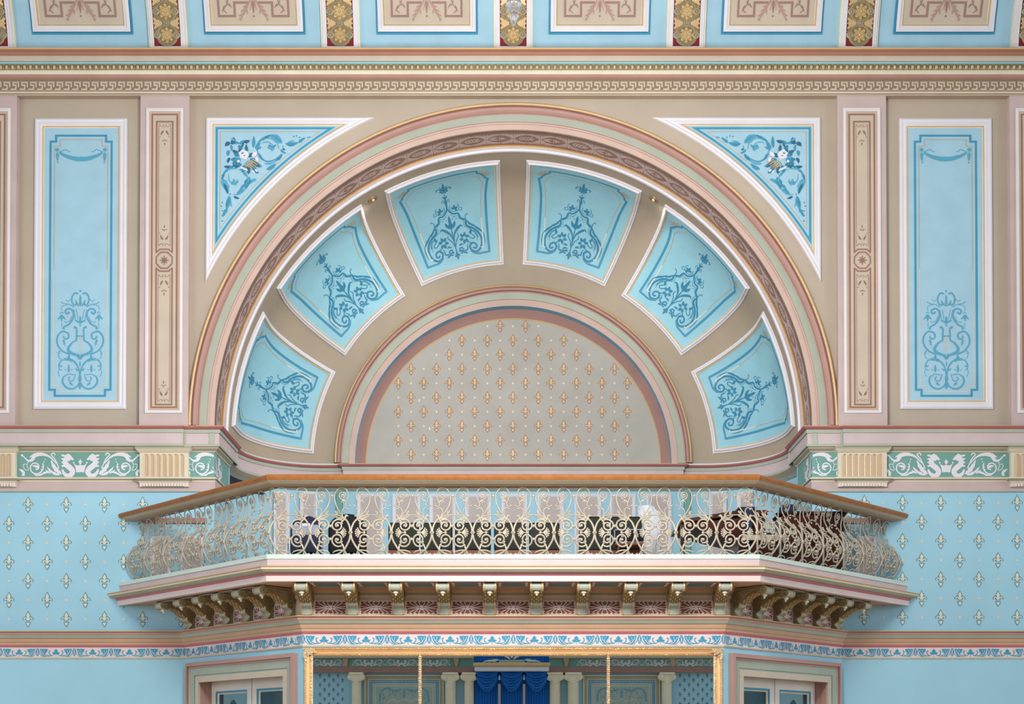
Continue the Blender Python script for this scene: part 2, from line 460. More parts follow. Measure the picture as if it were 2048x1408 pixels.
mb = MB(); ring(mb, [(2.83, DB, 'tan_niche'), (2.825, DB-.07, 'gold'), (2.805, DB-.09, 'gold'), (2.79, DB-.08, 'rose_deep'), (2.785, DB-.065, 'rose'), (2.76, DB-.085, 'rose'), (2.735, DB-.085, 'rose_deep'), (2.72, DB-.055, 'rose'), (2.70, DB-.05, 'sage'), (2.60, DB-.05, 'rose'), (2.597, DB-.035, 'pink_arch'), (2.51, DB-.03, 'pink_arch'), (2.50, DB-.03, 'blue_arch'), (2.50, DB+.12, 'maroon'), (2.35, DB+.12, 'gold_line'), (2.335, DB+.118, 'gold_line'), (2.33, DB+.125, 'gold_line')])
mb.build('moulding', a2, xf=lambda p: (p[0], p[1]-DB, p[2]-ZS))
mb = MB(); YL = DB+.122
A = arc_pts(2.34, 64); mb.add([(x, YL, z) for x, z in A], [tuple(range(len(A)))], 'tan_lunette')
d = D2(mb, lambda u, v, h: (u, YL-h, v))
x0, _ = W(1025.7, 680, YL)
for r in range(12):
    wz = W(1026, 652.5+28.55*r, YL)[1]
    for c in range(-9, 10):
        wx = x0+c*.2025
        if (c+r) % 2 == 0 and False: pass
        rr = sqrt(wx*wx+(wz-ZS)**2)
        if (c+r) % 2 == 1:
            if rr < 2.275 and sqrt(wx*wx+(wz+.09-ZS)**2) < 2.33: fleur(d, wx, wz, .175, 'brown_line', 'fleur_gold')
        elif rr < 2.28: d.disk((wx, wz), .018, 'cream', n=8)
for (px, py, r) in ((838, 801, 3), (859, 857, 4), (865, 853, 2)):
    a, b = W(px, py, YL); d.poly([(a-.012, b+.03), (a+.008, b+.02), (a+.015, b-.02), (a-.004, b-.03)], 'stain')
mb.build('wall_lunette', kind='structure')

# ---------------------------------------------------------------- coffers
DA = radians(12.28); SB = .05; ST = 2.09; SREF = 2.40
def cR(v): return vprof(SREF-v)[0]
def coffer(k):
    a0 = radians(-75+30*k); mid = (SREF-(SB+ST)/2)
    o_ = vmap(a0, mid, 0)
    names = ['lowest on the left', 'second from the left foot', 'just left of the crown', 'just right of the crown', 'second from the right foot', 'lowest on the right']
    root = empty('coffer_panel', o_, label='painted blue coffer in the niche vault, %s' % names[k], cat='wall panel', group='coffers of the niche vault')
    mp = lambda u, v, h: tuple(p-q for p, q in zip(vmap(a0+u/cR(v), SREF-v, h), o_))
    def lp(i, h):
        v0, v1 = SB+i, ST-i; P = []
        e = lambda v: cR(v)*DA-i
        for t in range(16): v = v0+(v1-v0)*t/16; P.append((e(v), v))
        for t in range(12): P.append((e(v1)*(1-2*t/12.), v1))
        for t in range(16): v = v1+(v0-v1)*t/16; P.append((-e(v), v))
        for t in range(12): P.append((-e(v0)*(1-2*t/12.), v0))
        return [mp(u, v, h) for u, v in P]
    mb = MB(); mb.loops(lp, [(0, 0, 'white_trim'), (.0, .02, 'white_trim'), (.02, .028, 'white_trim'), (.035, .05, 'white_trim'), (.055, .05, 'cream'), (.065, .03, 'gold_line'), (.074, .03, 'cream'), (.088, .012, 'cream')])
    mb.build('frame', root)
    mb = MB(); rows = []
    i = .086
    for t in range(49):
        v = SB+i+(ST-SB-2*i)*t/48; e = cR(v)*DA-i; rows.append([mp(-e+2*e*j/28, v, .012) for j in range(29)])
    mb.grid(rows, 'blue_coffer')
    H = .0145
    d = D2(mb, mp, [ident, mirx]); d.sub = .05
    ln = 'blue_line'
    side = lambda v, off=0: .505+(.68-.505)*(v-.27)/(1.55-.27)-off
    d.line([(0, 1.82), (.25, 1.82), (.53, 1.82), (.53, 1.76), (.6, 1.70), (.645, 1.62), (.655, 1.57), (.69, 1.55), (side(1.2)-.005, 1.2), (side(.8), .8), (side(.5), .5), (.505, .27)], .036, ln, H)
    d.curve([(.515, .27), (.42, .265), (.33, .262), (.27, .285), (.225, .325)], .03, ln, H)
    d.line([(0, 1.73), (.46, 1.73), (.46, 1.68), (.53, 1.62), (.57, 1.55), (.58, 1.5), (.61, 1.48), (side(1.1, .08), 1.1), (side(.8, .08), .8)], .008, 'gold_line', H)
    d.line([(side(.8, .08), .8), (side(.5, .08), .5), (.425, .35), (.39, .35)], .014, 'cream_light', H)
    for (a, b, q) in ((.60, 1.80, .3), (.66, 1.77, .0), (.70, 1.71, -.3)): d.leaf((.63, 1.70), (a+.03, b+.02), .03, 'gold_line', H, q, 0)
    d.leaf((.66, 1.66), (.72, 1.64), .02, 'gold_line', H); d.leaf((.60, 1.74), (.57, 1.79), .02, 'gold_line', H)
    ik = 'blue_ink'
    main = [(.004, 1.046), (.033, .99), (.09, .94), (.146, .94), (.165, .90), (.179, .85), (.25, .80), (.24, .75), (.257, .70), (.35, .64), (.415, .55), (.43, .45), (.39, .35), (.31, .295), (.24, .33), (.225, .39), (.27, .435), (.325, .41), (.325, .36), (.29, .35), (.275, .375)]
    d.curve(main, lambda t: .029*(1.15-.3*abs(2*t-1)), ik, H, 5)
    d.curve([(u*.85, v*.985+.012-.04*(v > .9)) for u, v in main[1:12]], .007, ik, H)
    d.curve([(.30, .70), (.40, .66), (.475, .56), (.475, .44), (.455, .36)], .014, ik, H, ends=(0, 0))
    d.leaf((.27, .74), (.40, .655), .03, ik, H, .1); d.leaf((.36, .68), (.46, .57), .03, ik, H, .1); d.curve([(.25, .82), (.255, .87), (.29, .90), (.30, .88)], .012, ik, H, ends=(1, .5)); d.leaf((.255, .80), (.34, .70), .025, ik, H, -.1)
    d.curve([(0, 1.05), (-.004, 1.15), (0, 1.27)], .022, ik, H)
    d.leaf((0, 1.24), (.045, 1.30), .03, ik, H, .2); d.disk((0, 1.325), .014, ik, H); d.leaf((0, 1.24), (0, 1.30), .02, ik, H)
    d.leaf((0, 1.37), (0, 1.64), .055, ik, H, 0, 3); d.curve([(.01, 1.37), (.05, 1.42), (.045, 1.46), (.09, 1.49), (.115, 1.46), (.10, 1.44)], .02, ik, H, ends=(1, .6)); d.leaf((.02, 1.39), (.075, 1.41), .03, ik, H, .3); d.leaf((.02, 1.42), (.06, 1.55), .025, ik, H)
    d.strip(spiral(.115, 1.05, .075, .075, 2.6, .72), .009, ik, H); d.curve([(.01, 1.14), (.035, 1.22), (.06, 1.20), (.05, 1.17)], .01, ik, H); d.curve([(.17, .99), (.22, .98), (.225, 1.02), (.20, 1.025)], .01, ik, H)
    for q in (0, 1.2, -1.2, 2.4): d.leaf((.115, 1.02), (.115+.06*sin(q), 1.03+.07*cos(q)), .035, ik, H)
    # inner plant
    d.leaf((0, .68), (0, .93), .07, ik, H, 0, 2); d.curve([(0, .31), (0, .5), (0, .68)], .018, ik, H); d.leaf((.01, .72), (.08, .83), .045, ik, H, -.2)
    d.curve([(.005, .50), (.03, .62), (.10, .70), (.16, .735), (.18, .70)], lambda t: .008+.03*sin(pi*t)**2, ik, H)
    d.curve([(.005, .43), (.04, .52), (.085, .58), (.07, .63)], .015, ik, H, ends=(1, .4))
    for a in (.3, 1.25, 2.2, 3.3, 4.4, 5.3): d.leaf((.17+.02*cos(a), .53+.02*sin(a)), (.17+.085*cos(a), .53+.095*sin(a)), .045, ik, H, .1)
    d.curve([(.23, .55), (.29, .50), (.33, .52), (.30, .56), (.26, .60), (.31, .62), (.36, .585), (.38, .50)], .015, ik, H)
    d.leaf((.28, .58), (.30, .66), .035, ik, H); d.leaf((.23, .47), (.26, .40), .02, ik, H)
    for p in ((.05, .86), (.08, .89), (.11, .86), (.20, .43), (.21, .39), (.10, .45)): d.disk(p, .010, ik, H, 6)
    d.strip(spiral(.075, .37, .055, .015, -1.9, .8), .022, ik, H); d.leaf((.06, .43), (.14, .44), .03, ik, H, .3); d.leaf((.12, .34), (.20, .37), .035, ik, H, -.2, 2); d.leaf((.10, .32), (.17, .29), .03, ik, H, .2); d.leaf((.18, .36), (.19, .43), .02, ik, H); d.leaf((.03, .35), (.12, .33), .03, ik, H, .3)
    d.leaf((0, .36), (0, .23), .06, ik, H, 0, 2); d.leaf((0, .32), (.045, .28), .03, ik, H)
    mb.build('painted_field', root)
for k in range(6): coffer(k)

# downlights in the niche
for s, px in ((-1, 735.5), (1, 1311)):
    aa = s*radians(30.1); c = vmap(aa, .37, 0)
    root = empty('downlight', c, label='small brass recessed downlight in the niche vault, %s of the crown' % ('left' if s < 0 else 'right'), cat='light fixture')
    nrmv = (-sin(aa), 0, -cos(aa)); t1 = (cos(aa), 0, -sin(aa))
    def dl(R, h, n=14): return [tuple(t1[j]*R*cos(2*pi*q/n)+(0, 1, 0)[j]*R*sin(2*pi*q/n)+nrmv[j]*h for j in (0, 1, 2)) for q in range(n)]
    mb = MB(); mb.grid([dl(.075, .0), dl(.07, .02), dl(.05, .022), dl(.045, .0)], 'gold_dark', True); mb.build('trim_ring', root)
    mb = MB(); mb.grid([dl(.045, .001), dl(.03, .004)], 'dark_void', True); mb.grid([dl(.03, .004), dl(.02, .03), dl(.001, .035)], 'lamp_glass', True); mb.build('bulb', root)
    l = bpy.data.lights.new('downlight_lamp', 'SPOT'); l.energy = 45; l.spot_size = radians(130); l.spot_blend = .8; l.shadow_soft_size = .06; l.color = (1, .95, .88)
    lo = bpy.data.objects.new('downlight_lamp', l); C.objects.link(lo); lo.parent = root; lo.location = (nrmv[0]*.06, 0, nrmv[2]*.06); lo.rotation_euler = (radians(32), 0, -s*radians(14))

# ---------------------------------------------------------------- flat framed panels on the upper wall
FR = [(0, 0, 'white_trim'), (.004, .03, 'white_trim'), (.03, .045, 'white_trim'), (.055, .03, 'white_trim'), (.085, .038, 'white_trim'), (.108, .02, 'gold_line'), (.122, .018, 'cream'), (.135, .008, 'cream')]
def tall_panel(s, label):
    # measured on the left panel, then mirrored
    x0, x1 = X(69, 530), X(254, 530); z0, z1 = Z(819.5), Z(238); cx = (x0+x1)/2
    if s > 0: cx = -cx-.0
    hw = (x1-x0)/2
    root = empty('painted_panel', (cx, 0, z0), label=label, cat='wall panel', group='tall painted panels of the upper wall')
    hh = z1-z0
    mp = lambda u, v, h: (u, -h, v)
    lp = lambda i, h: [mp(-hw+i, i, h), (hw-i, -h, i), (hw-i, -h, hh-i), (-hw+i, -h, hh-i)]
    mb = MB(); L = mb.loops(lp, FR); mb.build('frame', root)
    mb = MB(); mb.quad(*lp(.135, .008), 'blue_panel')
    d = D2(mb, mp, [ident, mirx]); H = .011
    u = lambda px: (px-164)*.00704; v = lambda py: Z(py)-z0
    d.line([(0, v(272)), (.352, v(272)), (.352, v(284)), (.43, v(284)), (.43, v(780)), (.352, v(780)), (.352, v(792)), (0, v(792))], .028, 'blue_line', H)
    d.line([(0, v(280)), (.295, v(280)), (.295, v(293)), (.375, v(293)), (.375, v(540))], .008, 'gold_line', H)
    d.line([(.375, v(540)), (.375, v(772)), (.295, v(772)), (.295, v(784)), (0, v(784))], .011, 'cream', H)
    m = 'blue_mid'
    # garland
    ks = 'blue_mid'
    for q in (0,):
        g = lambda a, b: ((a-650)/8.05*.007, v(225+b/8.05))
        d.disk(g(1037, 605), .028, m, H, 8); d.leaf(g(1035, 640), g(1030, 790), .055, m, H, 0, 2); d.disk(g(1026, 810), .012, m, H)
        d.curve([g(1000, 645), g(930, 690), g(840, 725), g(740, 750), g(650, 755)], lambda t: .018+.05*t**.6+.006*sin(t*60), m, H)
        d.curve([g(1000, 637), g(960, 625), g(905, 600), g(875, 615), g(855, 640)], .01, m, H); d.curve([g(840, 632), g(820, 637)], .012, m, H)
    # lyre arabesque
    g = lambda a, b: ((a-422)/5.418*.007, v(560+b/5.418)); S = .00108
    def cv(P, w, ends=(1, 1), mm='blue_mid'): d.curve([g(*p) for p in P], (w if callable(w) else w*S), m, H, 5, ends)
    def lf(a, b, w, bend=0, lobes=0): d.leaf(g(*a), g(*b), w*S, m, H, bend, lobes)
    d.disk(g(422, 122), 14*S, m, H)
    cv([(460, 152), (480, 142), (512, 185), (512, 240), (488, 275), (466, 265), (470, 250)], 20); d.disk(g(455, 150), 13*S, m, H)
    lf((425, 290), (425, 165), 26, 0, 2); lf((432, 285), (475, 215), 22, -.2)
    cv([(528, 212), (555, 235), (578, 212)], 7); cv([(490, 298), (540, 268), (600, 258), (632, 238)], 10); cv([(560, 272), (605, 278), (628, 305), (622, 335)], 7)
    lf((622, 345), (645, 370), 9); lf((622, 345), (600, 370), 9)
    for q in (-1, 0, 1): lf((625, 375), (625+q*45, 430+25*(q == 0)), 24, -.15*q)
    for k2 in range(4): d.disk(g(622, 478+k2*18), (9-k2*1.5)*S, m, H, 6)
    cv([(598, 540), (598, 512), (540, 478), (498, 410), (500, 345), (540, 312), (583, 335), (572, 368), (545, 358)], 22); d.disk(g(548, 355), 14*S, m, H)
    cv([(515, 395), (535, 445), (580, 462), (590, 450)], 7); cv([(470, 320), (455, 370), (448, 430)], 7); cv([(492, 325), (478, 400), (470, 440)], 7)
    lf((425, 485), (425, 395), 30, 0, 2); lf((430, 470), (485, 445), 24, .3); d.disk(g(422, 497), 11*S, m, H)
    cv([(480, 512), (460, 530), (462, 600), (465, 655), (505, 680), (545, 730), (545, 770), (505, 800), (455, 818), (424, 862)], lambda t: S*(20+18*sin(pi*min(1, max(0, (t-.45)*1.9)))) , (1, .4)); d.disk(g(480, 515), 17*S, m, H)
    cv([(422, 610), (465, 610)], 18)
    cv([(545, 842), (545, 805), (615, 772), (668, 700), (670, 620), (622, 562), (560, 575), (546, 615), (570, 642), (600, 625), (598, 605)], 20, (1, .7)); lf((600, 640), (585, 715), 16)
    for k2 in range(5): d.disk(g(607-8*k2+(12 if k2 == 2 else 0), 662+18*k2), (11-2*k2)*S, m, H, 6)
    cv([(424, 1030), (438, 960), (475, 895), (545, 845)], 18); lf((450, 930), (510, 868), 26, .1, 2); lf((505, 890), (565, 830), 30, -.1, 2); lf((530, 875), (600, 850), 26, .1, 2); cv([(555, 875), (610, 868), (645, 905), (640, 940), (618, 930)], 14, (.6, 1)); cv([(640, 960), (660, 1000), (640, 1050)], 7); cv([(618, 980), (650, 960), (655, 920)], 8); cv([(660, 780), (650, 840), (620, 860)], 7); d.disk(g(643, 775), 10*S, m, H); lf((636, 800), (665, 790), 10)
    lf((447, 990), (475, 960), 20, .2)
    cv([(424, 1092), (455, 1155), (510, 1182), (570, 1165), (610, 1110), (600, 1050), (570, 1038)], lambda t: S*(10+14*sin(pi*t))); cv([(470, 1020), (490, 1080), (520, 1100), (548, 1075), (530, 1050)], 12, (.5, 1)); cv([(485, 1030), (550, 1022), (575, 1035)], 10); lf((500, 1150), (540, 1110), 20, .2); lf((560, 1175), (590, 1150), 14); d.disk(g(527, 1128), 11*S, m, H)
    lf((545, 1005), (545, 915), 30); lf((520, 985), (500, 965), 8); lf((570, 985), (590, 965), 8)
    lf((418, 1100), (418, 1030), 44, 0, 2); lf((418, 1185), (416, 1110), 20); lf((430, 1160), (460, 1150), 12); lf((422, 940), (420, 880), 12)
    lf((425, 850), (400, 790), 10)
    d.tf = [ident]
    for k2 in (-14, 0, 14): d.line([g(422+k2, 540 if k2 == 0 else 620), g(422+k2, 780)], .006, 'cream', H)
    mb.build('painted_field', root)
    return root
tall_panel(-1, 'tall light blue painted panel with garland and lyre, left side of the upper wall')
tall_panel(1, 'tall light blue painted panel with garland and lyre, right side of the upper wall')

def spandrel(s):
    xL = X(412, 400); zT = Z(236); RS = 4.785
    root = empty('spandrel_panel', (s*-xL*1, 0, zT), label='triangular painted spandrel panel with theatrical mask, upper %s of the great arch' % ('left' if s < 0 else 'right'), cat='wall panel', group='spandrel panels beside the arch')
    ox = s*-xL
    def lp(i, h):
        R = RS+i; zt = zT-i; xl = xL+i
        xa = -sqrt(R*R-(zt-ZS)**2); zb = ZS+sqrt(R*R-xl*xl)
        a_1 = atan2(zt-ZS, -xa); a_0 = atan2(zb-ZS, -xl)
        P = [(xl, zt), (xa, zt)]+[(-R*cos(a_1+(a_0-a_1)*k/30), ZS+R*sin(a_1+(a_0-a_1)*k/30)) for k in range(1, 30)]+[(xl, zb)]
        return [(-s*x-ox, -h, z-zT) for x, z in P]
    fr = [(i*.86, h, m) for i, h, m in FR]
    mb = MB(); mb.loops(lp, fr); mb.build('frame', root)
    mb = MB(); L = lp(.116, .008); n = len(L); mb.add(L, [tuple(range(n))], 'blue_panel')
    for a, b, m, h in ((.135, .165, 'blue_line', .011), (.195, .203, 'gold_line', .011)): mb.grid([lp(a, h), lp(b, h)], m, True)
    sc = .007*350/1471.
    mp = lambda u, v, h: (-s*(X(410, 400)+u*sc)-ox, -h, Z(225+v/4.203)-zT)
    d = D2(mb, mp); H = .012
    def scroll(P, w, mm, h=H): d.curve(P, w, mm, h, 5, (.3, .3))
    def lf(a, b, w, mm='blue_line', bend=0, lobes=0, h=H): d.leaf(a, b, w, mm, h, bend, lobes)
    # right scroll
    scroll([(425, 300), (470, 235), (540, 200), (610, 200), (650, 250)], lambda t: 8+26*t*(1.2-t), 'blue_mid'); scroll([(425, 300), (470, 240), (540, 205), (600, 205)], 8, 'blue_line', H+.002)
    lf((560, 190), (655, 260), 55, 'blue_mid', .15, 3); lf((590, 200), (650, 250), 22, 'blue_line', .1, 0, H+.002)
    lf((680, 265), (790, 255), 42, 'blue_line', .15, 2); lf((790, 260), (850, 215), 32, 'blue_line', -.1, 2); lf((700, 255), (760, 240), 14, 'blue_mid', 0, 0, H+.002)
    for p in ((750, 205), (775, 200), (800, 212), (870, 214), (885, 210), (660, 290)): d.disk(p, 7, 'blue_line', H, 6)
    d.curve(spiral(535, 310, 95, 90, 2.5, .6, 12)[::-1], lambda t: 6+8*t, 'blue_mid', H); scroll([(455, 340), (480, 390), (530, 415), (590, 400), (650, 350)], 12, 'blue_line'); lf((570, 410), (650, 370), 26, 'blue_mid', .2, 2); lf((520, 480), (600, 430), 34, 'blue_line', .2); lf((500, 430), (600, 415), 18, 'blue_mid', .2)
    scroll([(480, 265), (520, 250), (565, 270), (580, 310), (560, 330)], 9, 'blue_mid'); lf((545, 270), (575, 320), 30, 'blue_line', .25); lf((525, 300), (580, 320), 22, 'blue_mid', -.3); lf((640, 310), (690, 345), 24, 'blue_line', .3, 2); lf((655, 305), (680, 320), 16, 'blue_dark')
    lf((408, 300), (412, 200), 28, 'blue_line', .05); lf((425, 300), (480, 290), 22, 'blue_line', .3)
    # lower scroll
    scroll([(270, 475), (200, 480), (160, 520), (145, 590), (175, 650)], lambda t: 8+26*t*(1.2-t), 'blue_mid'); lf((150, 560), (195, 690), 60, 'blue_mid', -.12, 3); lf((158, 600), (195, 690), 22, 'blue_dark', -.1, 0, H+.002); lf((208, 700), (180, 820), 42, 'blue_line', -.1, 2); lf((195, 810), (155, 880), 34, 'blue_line', .15, 2); lf((215, 720), (232, 800), 18, 'blue_mid', .2)
    for p in ((140, 790), (150, 830), (148, 870), (150, 915), (148, 760), (215, 690)): d.disk(p, 7, 'blue_line', H, 6)
    scroll([(200, 520), (205, 570), (240, 600), (275, 585), (270, 560)], 9, 'blue_mid'); lf((215, 590), (285, 580), 30, 'blue_line', .3); lf((240, 560), (265, 620), 20, 'blue_mid')
    scroll([(280, 480), (340, 510), (365, 570), (345, 640), (290, 690), (235, 690)], 12, 'blue_mid'); lf((300, 480), (345, 540), 26, 'blue_line', -.2, 2); lf((380, 545), (370, 620), 34, 'blue_line', .2); lf((440, 565), (370, 610), 28, 'blue_mid', .25); lf((350, 600), (290, 690), 28, 'blue_line', .2, 2); lf((245, 705), (295, 725), 20, 'blue_dark', .2)
    lf((160, 455), (250, 455), 26, 'blue_dark', .15); lf((205, 470), (240, 450), 12)
    for P_, m_ in ((((470, 232), (520, 205)), 'blue_line'), (((500, 215), (550, 190)), 'blue_ink'), (((470, 260), (440, 330)), 'blue_line'), (((460, 350), (500, 405)), 'blue_ink'), (((600, 405), (655, 350)), 'blue_ink'), (((560, 300), (600, 270)), 'blue_line'), (((165, 520), (150, 570)), 'blue_ink'), (((200, 485), (160, 520)), 'blue_line'), (((360, 560), (345, 640)), 'blue_ink'), (((330, 650), (270, 695)), 'blue_line'), (((400, 575), (350, 650)), 'blue_ink'), (((700, 270), (760, 275)), 'blue_ink'), (((205, 740), (185, 800)), 'blue_ink')): lf(P_[0], P_[1], 24, m_, .25, 2, H+.0025)
    # ribbon
    for a, b, w_, bb in (((215, 265), (240, 210), 40, .5), ((215, 265), (175, 290), 36, .5), ((225, 262), (300, 268), 22, -.2), ((290, 265), (330, 235), 26, .2), ((325, 245), (380, 235), 30, .3), ((215, 275), (220, 330), 20, -.3), ((205, 320), (195, 370), 30, .2), ((215, 385), (195, 430), 26, .3)): lf(a, b, w_, 'blue_dark' if bb > .25 else 'blue_line', bb)
    lf((225, 215), (262, 240), 20, 'blue_mid', .3, 0, H+.002)
    # mask and pan pipes cluster
    cl = [(245, 330), (290, 290), (350, 300), (395, 350), (420, 400), (465, 450), (440, 500), (370, 505), (320, 490), (250, 450), (235, 400)]
    for i, (a, b) in enumerate(cl):
        c = (340, 400); ex = (a+(a-c[0])*.15, b+(b-c[1])*.12)
        lf((c[0]*.35+a*.65, c[1]*.35+b*.65), ex, 42, ('blue_dark', 'blue_ink', 'blue_line')[i % 3], .12, 2, H+.001*(i % 3))
        lf((c[0]*.5+a*.5, c[1]*.5+b*.5), (a, b+18), 30, ('blue_ink', 'blue_dark')[i % 2], -.2, 0, H+.004)
    d.poly([(285, 345), (320, 310), (355, 330), (375, 360), (350, 400), (300, 385)], 'white_trim', H+.006)
    d.poly([(305, 345), (325, 335), (330, 350), (310, 356)], 'blue_mid', H+.008); d.leaf((325, 372), (345, 362), 7, 'blue_dark', H+.008); lf((310, 300), (330, 250), 16, 'blue_dark', 0, 0, H+.006); lf((350, 330), (350, 270), 20, 'blue_dark', 0, 0, H+.006)
    d.disk((280, 405), 24, 'blue_line', H+.006); d.disk((285, 415), 12, 'white_trim', H+.008); lf((395, 370), (440, 330), 30, 'white_trim', .2, 0, H+.006); lf((430, 380), (450, 420), 24, 'white_trim', 0, 0, H+.006)
    for q in ((300, 470), (320, 480), (340, 488), (400, 505), (425, 495)): lf((q[0], q[1]-14), (q[0]+24, q[1]+10), 16, 'white_trim', 0, 0, H+.006)
    for q in range(5):
        d.line([(345+q*15, 445-q*12), (400+q*15, 480-q*12)], 8, 'gold_line', H+.008)
        d.line([(372+q*13, 408+q*10), (338+q*13, 440+q*10)], 5, 'gold_dark', H+.009)
    for q in ((250, 420), (262, 440), (280, 440), (300, 445), (245, 435)): d.disk(q, 12, 'blue_ink', H+.006, 7)
    mb.build('painted_field', root)
for s in (-1, 1): spandrel(s)

# ---------------------------------------------------------------- pilasters
def pilaster(cx, label):
    hw = 49.2*.00697; z0, z1 = Z(851, -.1), Z(191, -.1)
    root = empty('pilaster', (cx, 0, z0), label=label, cat='pilaster', group='pink pilasters of the upper wall')
    hh = z1-z0
    mb = MB(); mb.box(-hw, hw, -.10, 0, 0, hh, 'pink', .004); mb.build('shaft', root)
    v = lambda py: Z(py, -.1)-z0
    w0 = 37.5*.00697
    lp = lambda i, h: [(-w0+i, -.1-h, v(827)+i), (w0-i, -.1-h, v(827)+i), (w0-i, -.1-h, v(217)-i), (-w0+i, -.1-h, v(217)-i)]
    mb = MB(); mb.loops(lp, [(0, 0, 'white_trim'), (.003, .022, 'white_trim'), (.03, .028, 'white_trim'), (.045, .012, 'gold_line'), (.055, .014, 'pink_arch'), (.075, .003, 'pink')]); mb.build('frame', root)
    mb = MB(); mb.quad(*lp(.072, .003), 'tan_panel'); mb.loops(lp, [(.075, .005, 'brown_line'), (.098, .005, 'pink')])
    d = D2(mb, lambda u, v_, h: (u, -.1-h, v_), [ident, mirx]); H = .006; m = 'brown_line'
    U = .00697/7.825
    vc = v(520.8)
    xi = .112
    for sg in (1, -1):
        e = v(242) if sg > 0 else v(811)
        d.line([(0, e-sg*.012), (xi, e-sg*.012), (xi, vc+sg*.115)], .021, m, H)
        d.line([(0, e-sg*.028), (xi-.017, e-sg*.028), (xi-.017, vc+sg*.14)], .012, 'pink_arch', H)
        d.line([(xi-.03, e-sg*.06), (xi-.03, vc+sg*.2)], .004, m, H)
        d.line([(0, vc+sg*.155), (.062, vc+sg*.155), (xi+.005, vc+sg*.105)], .018, m, H)
        d.line([(0, vc+sg*.135), (.058, vc+sg*.135), (xi+.008, vc+sg*.082)], .014, 'pink_arch', H)
        for base, dr in ((vc+sg*.20, sg), (e-sg*.05, -sg)):
            b = lambda k: base+dr*k
            d.curve([(.078, b(.0)), (.05, b(.03)), (.02, b(.03)), (.012, b(.012)), (.028, b(.008))], .006, m, H)
            d.disk((0, b(.045)), .005, m, H, 6)
            d.leaf((.015, b(.085)), (.055, b(.155)), .03, m, H, -.1*dr, 2); d.leaf((.02, b(.085)), (.03, b(.13)), .014, m, H)
            d.curve([(.055, b(.17)), (.07, b(.185)), (.062, b(.18))], .005, m, H)
            d.curve([(.0, b(.215)), (.02, b(.235)), (.04, b(.23))], .009, m, H, ends=(1, .3)); d.leaf((0, b(.255)), (0, b(.30)), .014, m, H)
    o8 = [(.122*cos(a), vc+.122*sin(a)) for a in [pi/8+pi/4*k for k in range(8)]]
    d.tf = [ident]
    d.line(o8+[o8[0]], .016, m, H); d.line([(x*.86, vc+(y-vc)*.86) for x, y in o8+[o8[0]]], .008, 'pink_arch', H)
    for k in range(8):
        a = k*pi/4; r = .072 if k % 2 == 0 else .062; d.leaf((0, vc), (r*cos(a), vc+r*sin(a)), .026, m, H+.0005*(k % 2), 0, 2)
    d.disk((0, vc), .018, m, H+.002)
    mb.build('painted_field', root)
PX_ = 696.3*.00702; PX2 = 1041*.00702
pilaster(-PX_, 'pink pilaster with painted strip, between the left tall panel and the left spandrel')
pilaster(PX_, 'pink pilaster with painted strip, between the right spandrel and the right tall panel')
pilaster(-PX2, 'pink pilaster cut by the left edge of the picture')
pilaster(PX2, 'pink pilaster cut by the right edge of the picture')

# ---------------------------------------------------------------- middle entablature
zz = lambda py, o=.1: Z(py, -o)
attic = [(-.12, zz(850.8, .16), 'pink'), (.155, zz(850.8, .16), 'gold'), (.16, zz(852.5, .16), 'gold'), (.155, zz(853.2, .15), 'rose_red'), (.13, zz(857, .13), 'rose_red'), (.11, zz(858.5, .11), 'sage'), (.10, zz(859, .1), 'sage'), (.10, zz(866, .1), 'olive'), (.085, zz(866.6, .085), 'pink_cool'), (.085, zz(887.6, .085), 'sage'), (.10, zz(888.2, .1), 'sage'), (.10, zz(892.6, .1), 'olive')]
low = [(.10, zz(892.6, .1), 'olive'), (.075, zz(893.6, .075), 'tan'), (.07, zz(897, .07), 'olive'), (.035, zz(902, .035), 'cream'), (.02, zz(904.5, .02), 'cream'), (.006, zz(905.5, 0), 'teal'), (.006, zz(954, 0), 'cream'), (.03, zz(954.6, .03), 'cream'), (.045, zz(958, .04), 'olive'), (.02, zz(960.5, .02), 'cream'), (.015, zz(963, .015), 'pink'), (.015, zz(981.5, .015), 'sage'), (.022, zz(982, .02), 'sage'), (.022, zz(983.6, .02), 'teal_dark'), (0, zz(984.6, 0), 'teal_dark')]
